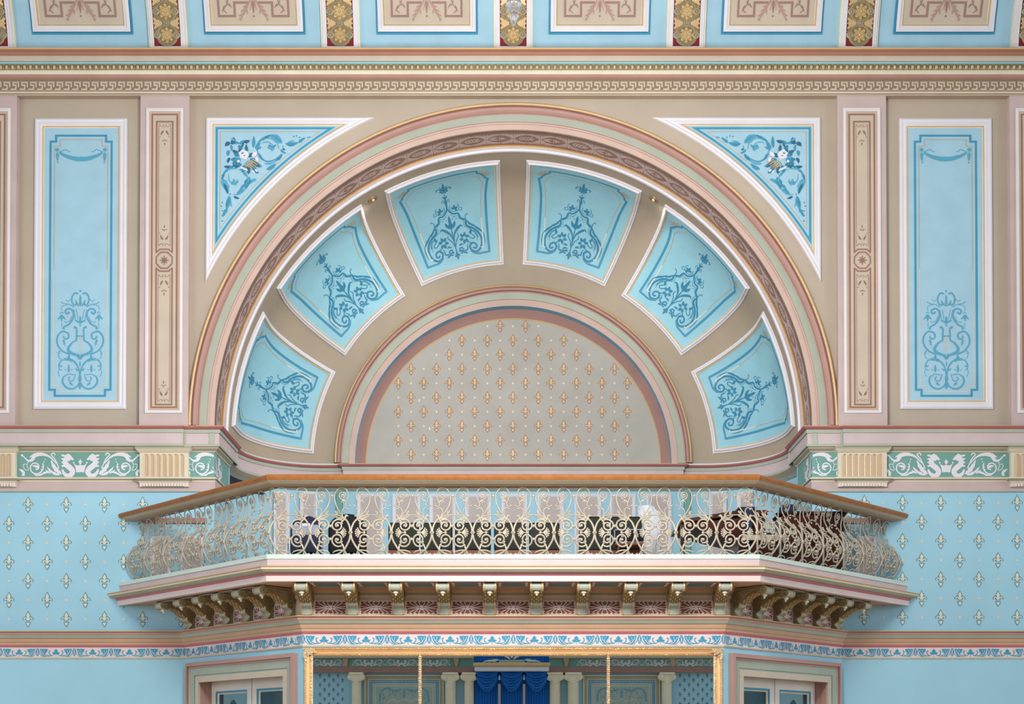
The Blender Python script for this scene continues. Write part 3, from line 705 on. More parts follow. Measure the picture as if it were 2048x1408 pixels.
for s in (-1, 1):
    path = [(-9.5, 0), (-4.2, 0), (-4.2, 1.12)]
    mb = MB(); sweep(mb, path, attic); 
    # stiles of the sunk panels
    for a, b in ((-4.68, -4.58), (-4.25, -4.185)): mb.box(a, b, -.1, -.08, zz(888.5), zz(865.5), 'sage')
    # break forward over the wall portion
    pr = [(o+.03 if o > 0 else o, z, m) for o, z, m in attic]; sweep(mb, [(-9.5, 0), (-4.6, 0)], pr)
    mb.quad((-4.6, -.13, attic[4][1]), (-4.6, 0, attic[4][1]), (-4.6, 0, attic[-1][1]), (-4.6, -.13, attic[-1][1]), 'sage')
    mb.quad((-4.2+.1, 1.12, attic[-1][1]), (-4.2, 1.12, attic[-1][1]), (-4.2, 1.12, attic[1][1]), (-4.2+.1, 1.12, attic[1][1]), 'sage')
    o1 = mb.build('trim_3' if s < 0 else 'trim_4', xf=(None if s < 0 else (lambda p: (-p[0], p[1], p[2]))), kind='structure')
    mb = MB(); sweep(mb, [(-9.5, 0), (-4.2, 0), (-4.2, .9)], low)
    mb.quad((-4.2, .9, low[0][1]), (-4.3, .9, low[0][1]), (-4.3, .9, low[-1][1]), (-4.2, .9, low[-1][1]), 'dark_void')
    # painted seahorse frieze
    zc = (zz(906, 0)+zz(954, 0))/2; hs = (zz(906, 0)-zz(954, 0))/2
    def seahorses(d, hs, h=.003, m='white_trim'):
        s_ = hs/.165
        P = lambda a, b: (a*s_, b*s_)
        d.strip(catmull([P(.15, .115), P(.19, .085), P(.205, .04), P(.185, -.005), P(.135, -.045), P(.105, -.09), P(.125, -.135), P(.17, -.15), P(.22, -.12), P(.25, -.06)], 5), lambda t: s_*(.016+.06*sin(pi*min(1, .12+t*.88))**.7), m, h)
        d.poly([P(.165, .155), P(.13, .13), P(.105, .10), P(.085, .075), P(.10, .06), P(.13, .072), P(.15, .05), P(.19, .06), P(.225, .09), P(.205, .135)], m, h+.001)
        for t in (0, 1, 2, 3): d.leaf(P(.205, .12-.045*t), P(.265, .135-.05*t), .03*s_, m, h)
        d.leaf(P(.25, -.13), P(.40, .07), .07*s_, m, h, -.2, 4); d.leaf(P(.27, -.14), P(.46, -.02), .045*s_, m, h, -.25, 2)
        d.curve([P(.29, -.05), P(.35, .08), P(.40, .14), P(.36, .16), P(.345, .13)], .016*s_, m, h)
        d.curve([P(.33, .02), P(.42, .11), P(.52, .145), P(.62, .13), P(.66, .07), P(.72, .06), P(.80, .14)], lambda t: s_*(.014+.04*sin(pi*t)**2), m, h)
        d.leaf(P(.50, .15), P(.70, .10), .055*s_, m, h, .2, 4); d.disk(P(.80, .13), .017*s_, m, h)
        d.strip([P(.61+r*cos(a), -.035+r*sin(a)) for r, a in [(.11-.085*k/26, 2.6+k*.33) for k in range(27)]], .018*s_, m, h); d.leaf(P(.50, -.12), P(.64, -.135), .03*s_, m, h, -.2, 2); d.leaf(P(.56, -.05), P(.66, -.02), .035*s_, m, h, .3)
        d.leaf(P(.42, -.10), P(.55, -.145), .03*s_, m, h, .2); d.leaf(P(.40, -.12), P(.48, -.07), .025*s_, m, h)
        d.curve([P(.70, .06), P(.73, .0), P(.71, -.07), P(.76, -.06), P(.78, 0), P(.74, .01)], .010*s_, m, h); d.leaf(P(.76, -.13), P(.84, -.06), .05*s_, m, h, .2, 3); d.leaf(P(.76, -.12), P(.80, -.15), .04*s_, m, h)
        for k in range(6): d.disk(P(.485+.012*k, .075-.035*k), (.010)*s_, m, h, 5)
        d.poly([P(0, -.10), P(.055, -.105), P(.065, -.045), P(.09, .02), P(.045, -.01), P(.0, .0)], m, h); d.disk(P(.09, .03), .013*s_, m, h, 6); d.leaf(P(0, .0), P(0, .08), .035*s_, m, h); d.leaf(P(0, .045), P(.03, .045), .02*s_, m, h)
    for cxp, full in ((161, 1), (-185, 1)):
        xc = X(cxp, 930)
        seahorses(D2(mb, lambda u, v, h: (u, -.006-h, v), [at(xc, zc, 1, 1), at(xc, zc, -1, 1)]), hs)
    xc = X(549, 930)
    dd = D2(mb, lambda u, v, h: ((u, -.006-h, v) if u < -4.2 else (-4.194+h, (u+4.2), v)), [at(-4.62+.84*hs/.165, zc, -1, 1)])
    seahorses(dd, hs)
    mb.build('trim_5' if s < 0 else 'trim_6', xf=(None if s < 0 else (lambda p: (-p[0], p[1], p[2]))), kind='structure')
# fluted blocks below the pilasters
def block(cx, label):
    hw = 49*.00697; zt = zz(894, .1); root = empty('fluted_block', (cx, 0, zz(973, .05)), label=label, cat='capital', group='fluted blocks in the frieze')
    z0 = zz(973, .05); v = lambda py: zz(py, .08)-z0
    mb = MB(); mb.box(-hw, hw, -.07, 0, v(958), v(903), 'cream', .004)
    sweep(mb, [(-hw, .0), (-hw, -.07), (hw, -.07), (hw, 0)], [(0, v(905.5), 'cream'), (.02, v(903), 'cream'), (.05, v(898), 'olive'), (.055, v(894), 'olive'), (-.02, v(893.9), 'cream')])
    sweep(mb, [(-hw, .0), (-hw, -.07), (hw, -.07), (hw, 0)], [(0, v(954), 'cream'), (.05, v(954.6), 'cream'), (.055, v(958), 'olive'), (.02, v(962), 'cream'), (.0, v(966), 'pink_pale'), (.0, v(973), 'pink_pale'), (-.07, v(973), 'pink_pale')])
    mb.build('block', root)
    for k in range(7):
        x = (-3+k)*.0835; mb = MB()
        za, zb, r = v(953), v(912), .026
        L = [(x-r, za), (x-r, zb)]+[(x-r*cos(pi*q/8), zb+r*sin(pi*q/8)) for q in range(1, 8)]+[(x+r, zb), (x+r, za)]
        mb.tube([(a, -.076, b) for a, b in L], .007, 'gilt_leaf', 5)
        mb.add([(a, -.0725, b) for a, b in L], [tuple(range(len(L)))], 'pink_arch')
        mb.build('flute', root)
    for k in range(15):
        x = (-7+k)*.0395; mb = MB(); mb.lathe((x, -.085, v(972.5)), [(.004, .045), (.016, .0), (.0, -.002)], 'cream_light', 8); mb.build('gutta', root)
block(-PX_, 'cream fluted block with a row of drops under the left inner pilaster')
block(PX_, 'cream fluted block with a row of drops under the right inner pilaster')
block(-PX2, 'cream fluted block at the left edge of the picture')
block(PX2, 'cream fluted block at the right edge of the picture')

# ---------------------------------------------------------------- niche gallery: curved attic and back wall
cur = [(-4.2, 1.0), (-4.2, D1)]+[(-(4.2-1.21)-1.21*cos(a), D1+1.21*sin(a)) for a in [pi/2*k/20 for k in range(1, 21)]]
curL = cur[:]; full = cur+[(-p[0], p[1]) for p in cur[::-1]]
mb = MB()
at2 = [((o-.05 if o > 0 else o), z, m) for o, z, m in attic]
sweep(mb, curL+[(-2.6, DB+.07)], at2); R_ = [(-p[0], p[1]) for p in (curL+[(-2.6, DB+.07)])[::-1]]; sweep(mb, R_, at2)
sweep(mb, [(-2.62, DB+.12), (-2.62, DB+.0), (2.62, DB+.0), (2.62, DB+.12)], [((o-.02 if o > 0 else o), z, m) for o, z, m in attic])
zb_ = attic[-1][1]
sweep(mb, full, [(.05, zb_, 'tan_deep'), (.02, zb_-.03, 'olive'), (-.02, zb_-.06, 'sage'), (-.08, zb_-.10, 'sage'), (-.10, zb_-.10, 'blue_wall')])
mb.build('trim_7', kind='structure')
mb = MB(); sweep(mb, [(p[0], p[1]) for p in full], [(-.10, zb_-.05, 'blue_wall'), (-.10, 4.0, 'blue_wall')])
for s in (-1, 1): mb.quad((s*4.2, 0, 4.0), (s*4.2, 1.02, 4.0), (s*4.2, 1.02, 6.0), (s*4.2, 0, 6.0), 'blue_wall')
YB = D1+1.21+.10
for i, (a, b) in enumerate(((714, 766), (785, 840), (859, 911), (930, 982), (1003, 1054), (1075, 1127), (1149, 1202), (1220, 1271), (1293, 1343))):
    xa, xb = X(a, 1040, YB), X(b, 1040, YB)
    lp = lambda i, h: [(xa+i, YB-h, 4.25+i), (xb-i, YB-h, 4.25+i), (xb-i, YB-h, Z(989, YB)-i), (xa+i, YB-h, Z(989, YB)-i)]
    L = mb.loops(lp, [(0, .002, 'white_trim'), (0, .03, 'white_trim'), (.02, .035, 'white_trim'), (.045, .02, 'white_trim'), (.055, .008, 'grey_panel')]); mb.quad(*L, 'grey_panel')
for s in (-1, 1):   # pilaster strips and side panels on the curve
    xx = s*X(1367, 1000, YB); mb.box(min(xx, xx+s*.09), max(xx, xx+s*.09), YB-.12, YB, 4.0, zb_-.1, 'teal')
    for (pa, pb) in ((545, 576), (598, 633)):
        def on(px):
            for k in range(400):
                a = pi/2*k/400; x = -(4.2-1.21)-1.29*cos(a); y = D1+1.29*sin(a)
                if (x/(CD+y)*F)+CX > px: return x, y, a
        xa, ya, aa = on(pa); xb, yb, ab = on(pb); zt = Z(984, (ya+yb)/2)
        nx, ny = cos((aa+ab)/2), -sin((aa+ab)/2)
        def lp(i, h):
            L_ = sqrt((xb-xa)**2+(yb-ya)**2); f = i/L_
            p = (xa+(xb-xa)*f+nx*h, ya+(yb-ya)*f+ny*h); q = (xb-(xb-xa)*f+nx*h, yb-(yb-ya)*f+ny*h)
            return [(-s*p[0]*1, p[1], 4.25+i), (-s*q[0], q[1], 4.25+i), (-s*q[0], q[1], zt-i), (-s*p[0], p[1], zt-i)]
        L = mb.loops(lp, [(0, .0, 'white_trim'), (0, .03, 'white_trim'), (.02, .035, 'white_trim'), (.045, .02, 'white_trim'), (.055, .008, 'grey_panel')]); mb.quad(*L, 'grey_panel')
mb.build('wall_gallery', kind='structure')
mb = MB(); P_ = [(-2.99-1.28*cos(radians(a)), D1+1.28*sin(radians(a))) for a in range(0, 46, 3)]
mb.grid([[(x, y, Z(936, 1.3)) for x, y in P_], [(x, y, Z(968, 1.3)) for x, y in P_]], 'dark_void'); mb.build('dark_band', kind='structure')  # plain dark strip along the left curved wall, just under the attic

# ---------------------------------------------------------------- ceiling cove, ribs and panels
RC = 2.6; YC0 = .12; ZC0 = ZT-.25
def cove(u, s, h):       # u = x, s arc length
    a = s/RC; return (u, YC0-RC+RC*cos(a)-h*cos(a), ZC0+RC*sin(a)-h*sin(a))
mb = MB(); mb.grid([[cove(x, RC*pi/2*i/24, 0) for x in (-12, 0, 12)] for i in range(25)], 'blue_panel')
zt_ = ZC0+RC
mb.quad((-12, YC0-RC, zt_), (12, YC0-RC, zt_), (12, -30, zt_), (-12, -30, zt_), 'plaster')
mb.build('ceiling', smooth=True, kind='structure')
s_of = None
def s_py(py):
    best = 0
    for k in range(400):
        s = RC*pi/2*k/400; p = cove(0, s, 0); D = CD+p[1]; h = p[2]-1.6
        f = D*cos(TH)+h*sin(TH); u_ = -D*sin(TH)+h*cos(TH)
        if PY-F*u_/f > py: best = s
    return best
S95 = s_py(95); PIT = 347*.00702
def strip3(mb, u0, u1, s0, s1, h, m, n=10):
    mb.grid([[cove(u0, s0+(s1-s0)*i/n, h), cove(u1, s0+(s1-s0)*i/n, h)] for i in range(n+1)], m)
def bar3(mb, u0, u1, s0, s1, h, m, n=10):
    mb.grid([[cove(u0, s0+(s1-s0)*i/n, 0), cove(u0, s0+(s1-s0)*i/n, h), cove(u1, s0+(s1-s0)*i/n, h), cove(u1, s0+(s1-s0)*i/n, 0)] for i in range(n+1)], m)
STOP = RC*1.45
ords = ['cut by the left edge of the picture', 'second from the left', 'third from the left', 'behind the crystal drop', 'third from the right', 'second from the right', 'cut by the right edge of the picture']
S90 = s_py(91.5)
for k in range(-3, 4):
    o_ = (k*PIT, YC0, ZC0)
    root = empty('ceiling_rib', o_, label='gilded ceiling rib with rosettes on red, %s' % ords[k+3], cat='ceiling rib', group='ceiling ribs of the cove')
    sh = lambda p, o_=o_: tuple(a-b for a, b in zip(p, o_))
    mb = MB(); u = k*PIT; e = .275
    bar3(mb, u-e-.0, u+e+.0, 0, STOP, .06, 'cream_light', 30)
    bar3(mb, u-e+.03, u+e-.03, 0, STOP, .09, 'white_trim', 30)
    mb.build('moulding', root, xf=sh)
    mb = MB(); strip3(mb, u-.19, u+.19, S90-.03, STOP, .092, 'guilloche_red', 30)
    for q in (-1, 1): bar3(mb, u+q*.20-.012, u+q*.20+.012, S90-.03, STOP, .105, 'white_trim', 30)
    bar3(mb, u-.21, u+.21, S90-.05, S90-.03, .105, 'white_trim', 1)
    mb.build('red_ground', root, xf=sh)
    pp = .31; n = 7; gm = MB()
    mb = MB()
    d = D2(mb, lambda a, b, h: cove(u+a, b, .092+h))
    s0 = S90+.12
    for j in range(n):
        sc = s0+j*pp
        rg = lambda r, h, N=18: [cove(u+r*cos(2*pi*i/N), sc+r*sin(2*pi*i/N), .092+h) for i in range(N)]
        mb.grid([rg(.155, 0), rg(.155, .02), rg(.143, .03), rg(.137, .018), rg(.13, .03), rg(.118, .02), rg(.118, 0)], 'bronze_green', True)
        for q in (-1, 1):
            rr = lambda r, h, N=12: [cove(u+q*.135+r*cos(2*pi*i/N), sc+r*sin(2*pi*i/N), .094+h) for i in range(N)]
            mb.grid([rr(.05, 0), rr(.05, .022), rr(.032, .03), rr(.02, .01)], 'bronze_green', True)
            mb.ball(cove(u+q*.135, sc, .108), .014, 'gold', 6)
            d.leaf((q*.08, sc+pp/2-.05), (q*.18, sc+pp/2+.08), .085, 'gilt_leaf', .020, 0, 3); d.leaf((q*.08, sc+pp/2+.05), (q*.175, sc+pp/2-.08), .08, 'gilt_leaf', .020, 0, 3)
            d.leaf((q*.05, sc+pp/2), (q*.185, sc+pp/2), .09, 'gold', .024, 0, 3)
        mb.ball(cove(u, sc+pp/2, .112), .016, 'gold', 6); rr = lambda r, h, N=12: [cove(u+r*cos(2*pi*i/N), sc+pp/2+r*sin(2*pi*i/N), .094+h) for i in range(N)]
        mb.grid([rr(.045, 0), rr(.045, .02), rr(.03, .024), rr(.02, .01)], 'bronze_green', True)
        mb.grid([rg(.118, .004), rg(.02, .008)], 'gold_dark', True)
        for q in (-1, 1):
            for t in (-.11, -.06, 0, .06, .11): d.leaf((q*.06, sc+pp/2+t*.4), (q*.186, sc+pp/2+t), .05, 'gold_dark', .008, 0, 2)
        for t in range(8):
            a = t*pi/4; d.leaf((.012*cos(a), sc+.012*sin(a)), (.108*cos(a), sc+.108*sin(a)), .07, 'gilt_leaf', .012+.006*(t % 2), 0, 2)
            mb.ball(cove(u+.06*cos(a), sc+.06*sin(a), .108), .020, 'gold', 6)
        mb.ball(cove(u, sc, .12), .018, 'gold', 8)
    mb.build('guilloche', root, xf=sh)
nm = ['far left', 'second from the left', 'left of centre', 'right of centre', 'second from the right', 'far right']
S69, S64, S49 = s_py(69), s_py(65), s_py(49.5)
for k in range(-3, 3):
    uc = (k+.5)*PIT; o_ = (uc, YC0, ZC0)
    root = empty('ceiling_panel', o_, label='tan stencilled ceiling panel in a white frame, %s' % nm[k+3], cat='ceiling panel', group='stencilled panels of the cove')
    sh = lambda p, o_=o_: tuple(a-b for a, b in zip(p, o_))
    def lp(i, h):
        e = .72-i; a, b = S69+i, STOP-i; P = []
        for t in range(14): P.append((-e+2*e*t/14., a))
        for t in range(20): P.append((e, a+(b-a)*t/20.))
        for t in range(14): P.append((e-2*e*t/14., b))
        for t in range(20): P.append((-e, b+(a-b)*t/20.))
        return [cove(uc+x, s, h) for x, s in P]
    mb = MB(); mb.loops(lp, [(0, .003, 'blue_line'), (.028, .003, 'blue_line'), (.03, .04, 'white_trim'), (.075, .05, 'white_trim'), (.08, .03, 'white_trim'), (.10, .03, 'cream'), (.112, .035, 'gold_line'), (.125, .02, 'cream'), (.135, .012, 'cream')]); mb.build('frame', root, xf=sh)
    mb = MB(); e = .586; a, b = S69+.134, STOP-.134
    mb.grid([[cove(uc-e+2*e*j/6, a+(b-a)*i/20, .012) for j in range(7)] for i in range(21)], 'tan_panel')
    d = D2(mb, lambda x, y, h: cove(uc+x, a+y, .014+h), [ident, mirx]); m = 'maroon'; d.sub = .05
    d.line([(.49, .9), (.49, .10), (.265, .10), (.265, .27), (.07, .27)], .03, m, .003)
    d.leaf((.0, .30), (0, .13), .03, m, .004); d.disk((0, .10), .014, m, .004); d.curve([(.01, .42), (.05, .28), (.12, .16), (.19, .06), (.175, .04)], .016, 'rose', .004, ends=(1, .6))
    for q in ((.05, .26, .15, .215, .035), (.08, .22, .18, .16, .04), (.12, .16, .215, .10, .035), (.17, .09, .215, .05, .025), (.10, .19, .09, .12, .025), (.02, .31, .055, .17, .018), (.035, .3, .09, .24, .022)): d.leaf(q[:2], q[2:4], q[4], 'rose', .004, -.15, 2)
    d.curve([(.38, .5), (.33, .38), (.37, .25), (.42, .18), (.38, .14)], .012, m, .004); d.strip(spiral(.40, .36, .05, .02, 0, 1.2), .01, m, .004); d.leaf((.40, .24), (.44, .15), .018, m, .004); d.leaf((.34, .26), (.30, .20), .018, m, .004); d.leaf((.37, .45), (.30, .40), .018, m, .004); d.leaf((.38, .30), (.34, .22), .016, m, .004); d.leaf((.42, .42), (.46, .35), .016, m, .004)
    d.curve([(.05, .45), (.15, .36), (.25, .40), (.30, .5)], .02, 'rose', .004); d.leaf((.15, .38), (.26, .33), .03, 'rose', .004, .2, 2)
    mb.build('stencilled_field', root, xf=sh)

# =================================================================== PROJECTING BAY UNDER THE BALCONY
BY = 1.97; BH = 2.635; BW = BH+BY
Zb = lambda py, o=0.: Z(py, -BY-o)
PB = [(-9.5, 0), (-BW, 0), (-BH, -BY), (BH, -BY), (BW, 0), (9.5, 0)]
ZSOF = Z(1162.5, -2.56)
zfr1, zfr0 = Zb(1268), Zb(1289.5)
prb = [(-.02, Zb(1230.5, .14), 'rose'), (.14, Zb(1230.5, .14), 'gold_line'), (.145, Zb(1232.6, .14), 'gold_line'), (.13, Zb(1233.4, .13), 'rose_deep'), (.12, Zb(1235, .12), 'rose'), (.115, Zb(1239.5, .115), 'sage_cool'),
       (.105, Zb(1240.5, .1), 'sage'), (.075, Zb(1247, .07), 'tan_deep'), (.06, Zb(1248.6, .06), 'tan_orange'), (.045, Zb(1256, .045), 'olive'), (.035, Zb(1257.5, .035), 'tan_orange'), (.03, Zb(1262.5, .03), 'rose_red'), (.015, Zb(1267.5, .015), 'rose_red'),
       (.004, zfr1, 'pink_pale'), (.004, zfr0, 'cream'), (.02, Zb(1290.2, .02), 'cream'), (.02, Zb(1291.6, .02), 'gold_dark'), (.014, Zb(1292.2, .01), 'cream'), (.014, Zb(1293.6, .01), 'olive'), (0, Zb(1294.5), 'cream')]
mb = MB(); sweep(mb, PB, prb)
def chm(t, o, z): return (-BW+(t-o)*.70711, -(t+o)*.70711, z)
def frieze_units(mp, L, hh, phase=0.0, n=None):
    d = D2(mb, mp); per = .5152; n = n or round(L/per); per = L/n
    for i in range(n):
        c = (i+.5)*per+phase; k = hh/.132
        d.tf = [at(c, 0, per/.5152, k), at(c, 0, -per/.5152, k)]; m = 'blue_frieze'
        # stem, big acanthus, thin arc, trefoil
        d.curve([(.252, .012), (.244, .07), (.252, .125)], .012, m)
        d.poly([(.224, .118), (.219, .09), (.206, .05), (.19, .022), (.165, .006), (.132, .004), (.15, .018), (.166, .026), (.146, .036), (.156, .052), (.132, .05), (.142, .068), (.114, .074), (.128, .088), (.108, .103), (.122, .110), (.116, .12), (.145, .114), (.165, .122), (.185, .112), (.203, .12)], m)
        d.curve([(.235, .10), (.23, .05), (.19, .008), (.14, .006), (.09, .012)], .008, m); d.curve([(.20, .10), (.17, .05), (.12, .02), (.06, .014), (.02, .04), (.0, .028)], .009, m)
        d.strip([(.205, .10), (.186, .055), (.155, .015)], .007, 'pink_pale', .005); d.strip([(.16, .105), (.166, .07), (.174, .04)], .005, 'pink_pale', .005)
        d.curve([(.06, .014), (.09, .04), (.095, .08), (.075, .088)], .012, m); d.leaf((.0, .05), (.055, .055), .035, m); d.leaf((0, .055), (0, .118), .04, m); d.leaf((0, .085), (.03, .09), .022, m)
        d.disk((0, .008), .006, m, n=6)
hh = zfr1-zfr0
frieze_units(lambda u, v, h: (-BH+u, -BY-.004-h, zfr0+.003+v), 2*BH, hh-.012, n=10)
for s in (-1, 1):
    frieze_units(lambda u, v, h: tuple(c*(-s if i == 0 else 1) for i, c in enumerate(chm(u, .004+h, zfr0+.003+v))), BY*sqrt(2), hh-.012, n=6)
    frieze_units(lambda u, v, h: (s*(BW+u), -.004-h, zfr0+.003+v), .5152*9, hh-.012, n=9)
mb.build('trim_8', kind='structure')

# bay wall with the two door openings
mb = MB(); zt = prb[-1][1]+.02; ztop = Zb(1230.5, .14)+.02
mb.quad((-BH, -BY, 0), (BH, -BY, 0), (BH, -BY, zt), (-BH, -BY, zt), 'blue_wall')
DT0, DT1, DZ = .402, 2.455, 2.72; TL = BY*sqrt(2)
for s in (-1, 1):
    q = lambda p: (-s*p[0], p[1], p[2])
    for a, b, c, d_ in ((0, DT0, 0, zt), (DT1, TL, 0, zt), (DT0, DT1, DZ, zt)): mb.quad(*[q(chm(t, 0, z)) for t, z in ((a, c), (b, c), (b, d_), (a, d_))], 'blue_wall')
sweep(mb, PB[1:5], [(.07, ZSOF, 'tan_orange'), (.05, ZSOF-.05, 'tan_orange'), (.03, ZSOF-.07, 'olive'), (.03, ZSOF-.10, 'tan_panel'), (.015, Zb(1196), 'tan_orange'), (.004, Zb(1198), 'tan_panel'), (.004, ztop-.03, 'tan_panel')])
# brown acanthus panels between the corbels
def acanthus(mp, w, h_):
    d = D2(mb, mp); d.poly([(-w/2, 0), (w/2, 0), (w/2, h_), (-w/2, h_)], 'pink_pale', .002); i = .010
    d.tf = [at(0, h_/2, 1, 1), at(0, h_/2, -1, 1), at(0, h_/2, 1, -1), at(0, h_/2, -1, -1)]
    a, b = w/2-i, h_/2-i
    for x0, x1, y1, ww in ((.02, .00*a, b, .03), (.03, .33*a, b, .05), (.05, .62*a, b, .05), (.06, .95*a, b*.95, .055), (.05, a*.98, b*.45, .05), (.03, a, b*.08, .05)):
        d.leaf((x0*.5, .006+.2*y1*(x1 < .5*a)), (x1, y1), ww*w/.42*1.6, 'brown_panel', .004, -.12, 3)
    d.tf = [at(0, h_/2, 1, 1), at(0, h_/2, -1, 1), at(0, h_/2, 1, -1), at(0, h_/2, -1, -1)]
    for x1, y1 in ((.2*a, b*.95), (.5*a, b*.9), (.8*a, b*.8), (.97*a, .2*b)): d.curve([(.01, .01), (x1*.45, y1*.3), (x1, y1)], .008, 'pink_pale', .006)
    d.disk((0, .022), .012, 'pink_pale', .007)
cz0, cz1 = Zb(1229.5), Zb(1201.5); PC = .573
for i in range(9):
    xc = (-4+i)*PC; acanthus(lambda u, v, h: (xc+u, -BY-.004-h, cz0+v), .42, cz1-cz0)
TC = [.22+.47*k for k in range(6)]     # corbel positions along the chamfer, measured from the front corner
for s in (-1, 1):
    for k in range(5):
        tc = TL-(TC[k]+TC[k+1])/2
        acanthus(lambda u, v, h: tuple(c*(-s if i == 0 else 1) for i, c in enumerate(chm(tc+u, .004+h, cz0+v))), .32, cz1-cz0)
mb.build('wall_bay', kind='structure')

# =================================================================== DOORS IN THE CHAMFERS
for s in (-1, 1):
    q = lambda p: (-s*p[0], p[1], p[2])
    root = empty('door_1' if s < 0 else 'door_2', q(chm((DT0+DT1)/2, 0, 0)), kind='structure', label='double glazed door under the %s side of the balcony' % ('left' if s < 0 else 'right'))
    org = q(chm((DT0+DT1)/2, 0, 0)); xf = lambda p: tuple(a-b for a, b in zip(q(p), org))
    T0, T1, TZ = .125, 2.672, 2.945
    mb = MB()
    def U(i, o): return [chm(T0+i, o, 0), chm(T0+i, o, TZ-i), chm(T1-i, o, TZ-i), chm(T1-i, o, 0)]
    seq = [(0, 0, 'rose'), (0, .07, 'rose'), (.05, .075, 'rose_deep'), (.055, .05, 'rose'), (.075, .05, 'sage_cool'), (.082, .035, 'sage_cool'), (.175, .035, 'teal'), (.18, .02, 'sage'), (.195, .02, 'mint'), (.20, .03, 'tan_panel'), (.277, .03, 'tan_panel'), (.277, -.0, 'tan')]
    for k in range(len(seq)-1): mb.grid([U(*seq[k][:2]), U(*seq[k+1][:2])], seq[k][2] if seq[k][2] != 'mint' else 'door_paint')
    mb.build('architrave', root, xf=xf)
    mb = MB(); V = lambda o, i=0: [chm(DT0+i, o, 0), chm(DT0+i, o, DZ-i), chm(DT1-i, o, DZ-i), chm(DT1-i, o, 0)]
    mb.grid([V(0), V(-.10), V(-.10, .015), V(-.30, .015)], 'rose'); mb.build('jamb', root, xf=xf)
    tm = DT0+.74*1.414*.97
    for li, (a, b) in enumerate(((DT0+.02, 1.40), (1.415, DT1-.02))):
        top = DZ-.035
        o_ = -.17
        mb = MB()
        def lp(i, h, zi=0): return [chm(a+i, o_+h, .05+i), chm(b-i, o_+h, .05+i), chm(b-i, o_+h, top-i-zi), chm(a+i, o_+h, top-i-zi)]
        def lpz(i, h): zi = .035 if i else 0; return lp(i, h, zi)
        L = mb.loops(lpz, [(0, -.04, 'door_paint'), (0, 0, 'door_paint'), (.105, 0, 'blue_line'), (.105, -.006, 'blue_line'), (.13, -.004, 'blue_line'), (.132, -.012, 'cream_light'), (.142, -.022, 'cream_light'), (.15, -.04, 'cream_light')])
        mb.build('door_leaf', root, xf=xf)
        g = MB(); g.quad(*lpz(.145, -.035), 'glass_dark')
        dd = D2(g, lambda u, v, h: chm((a+b)/2+u, o_-.035+h, v))
        hw = (b-a)/2-.15
        if li == 0:
            dd.poly([(-hw+.1, 1.6), (hw, 1.6), (hw, top-.18), (-hw+.1, top-.18)], 'glass_etched', .002); dd.disk((.0, top-.55), .13, 'glass_dark', .004, 20, 1, 2.2)
        else:
            dd.poly([(-hw, 1.6), (hw, 1.6), (hw, top-.45), (-hw, top-.45)], 'door_paint', .002); dd.line([(-hw, top-.44), (hw, top-.44)], .015, 'white_trim', .003)  # light in the gap beyond is painted as a white line on the pane
        g.build('glass_pane', root, xf=xf)
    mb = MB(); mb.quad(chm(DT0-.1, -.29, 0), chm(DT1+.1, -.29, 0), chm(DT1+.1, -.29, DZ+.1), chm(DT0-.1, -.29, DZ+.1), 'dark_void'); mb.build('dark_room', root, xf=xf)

# =================================================================== BIG MIRROR
root = empty('wall_mirror', (0, -BY, 0), label='wide gilt framed three pane mirror hung on the wall below the balcony', cat='mirror')
MX = 417.3*.00626; MT = Zb(1295, .05); FB = .5
xf = lambda p: (p[0], p[1]+BY, p[2])
mb = MB(); lp = lambda i, h: [(-MX+i, -BY-h, FB+i), (MX-i, -BY-h, FB+i), (MX-i, -BY-h, MT-i), (-MX+i, -BY-h, MT-i)]
mb.loops(lp, [(0, 0, 'gold_bright'), (0, .05, 'gold_bright'), (.022, .062, 'gold_cove'), (.03, .045, 'gold_cove'), (.06, .03, 'gold_cove'), (.075, .04, 'gold_bright'), (.098, .032, 'gold_bright'), (.105, .012, 'gold_bright')]); mb.build('frame', root, xf=xf)
mb = MB()
def rope(pts, r, m, step):
    for a, b in zip(pts, pts[1:]):
        L = sqrt(sum((x-y)**2 for x, y in zip(a, b))); n = int(L/step)
        for i in range(n):
            t = (i+.5)/n; c = tuple(x+(y-x)*t for x, y in zip(a, b)); mb.ball(c, r, m, 6, 1.25, 1, 1)
e = .011
rope([(-MX+e, -BY-.058, 1.6), (-MX+e, -BY-.058, MT-e), (MX-e, -BY-.058, MT-e), (MX-e, -BY-.058, 1.6)], .011, 'gold_bright', .026)
e = .088
rope([(-MX+e, -BY-.04, 1.6), (-MX+e, -BY-.04, MT-e), (MX-e, -BY-.04, MT-e), (MX-e, -BY-.04, 1.6)], .007, 'gold_bright', .018)
mb.build('rope_moulding', root, xf=xf)
for s in (-1, 1):
    mb = MB()
    for i in range(26):
        a = random.random()*.13; b = random.random()*.03+.015
        if i % 2: a, b = b, a
        mb.ball((s*(MX-.01-a), -BY-.055, MT-.01-b), .012+.006*random.random(), 'gold_bright', 6)
    d = D2(mb, lambda u, v, h: (s*(MX-u), -BY-.06-h, MT-v))
    for q in (((.02, .02), (.17, .05)), ((.02, .02), (.05, .20)), ((.03, .03), (.11, .09)), ((.05, .02), (.14, .02)), ((.02, .05), (.02, .15))): d.leaf(q[0], q[1], .05, 'gold_bright', .01, .2, 3)
    mb.build('corner_leaf', root, xf=xf)
xd = [-(1026.5-840)*.00626, (1216.5-1026.5)*.00626]
for x in xd:
    mb = MB(); mb.box(x-.014, x+.014, -BY-.03, -BY-.004, FB+.1, MT-.07, 'gold_bright')
    rope([(x, -BY-.036, 1.6), (x, -BY-.036, MT-.07)], .017, 'gold_bright', .027); mb.build('divider', root, xf=xf)
ed = [-MX+.1]+xd+[MX-.1]
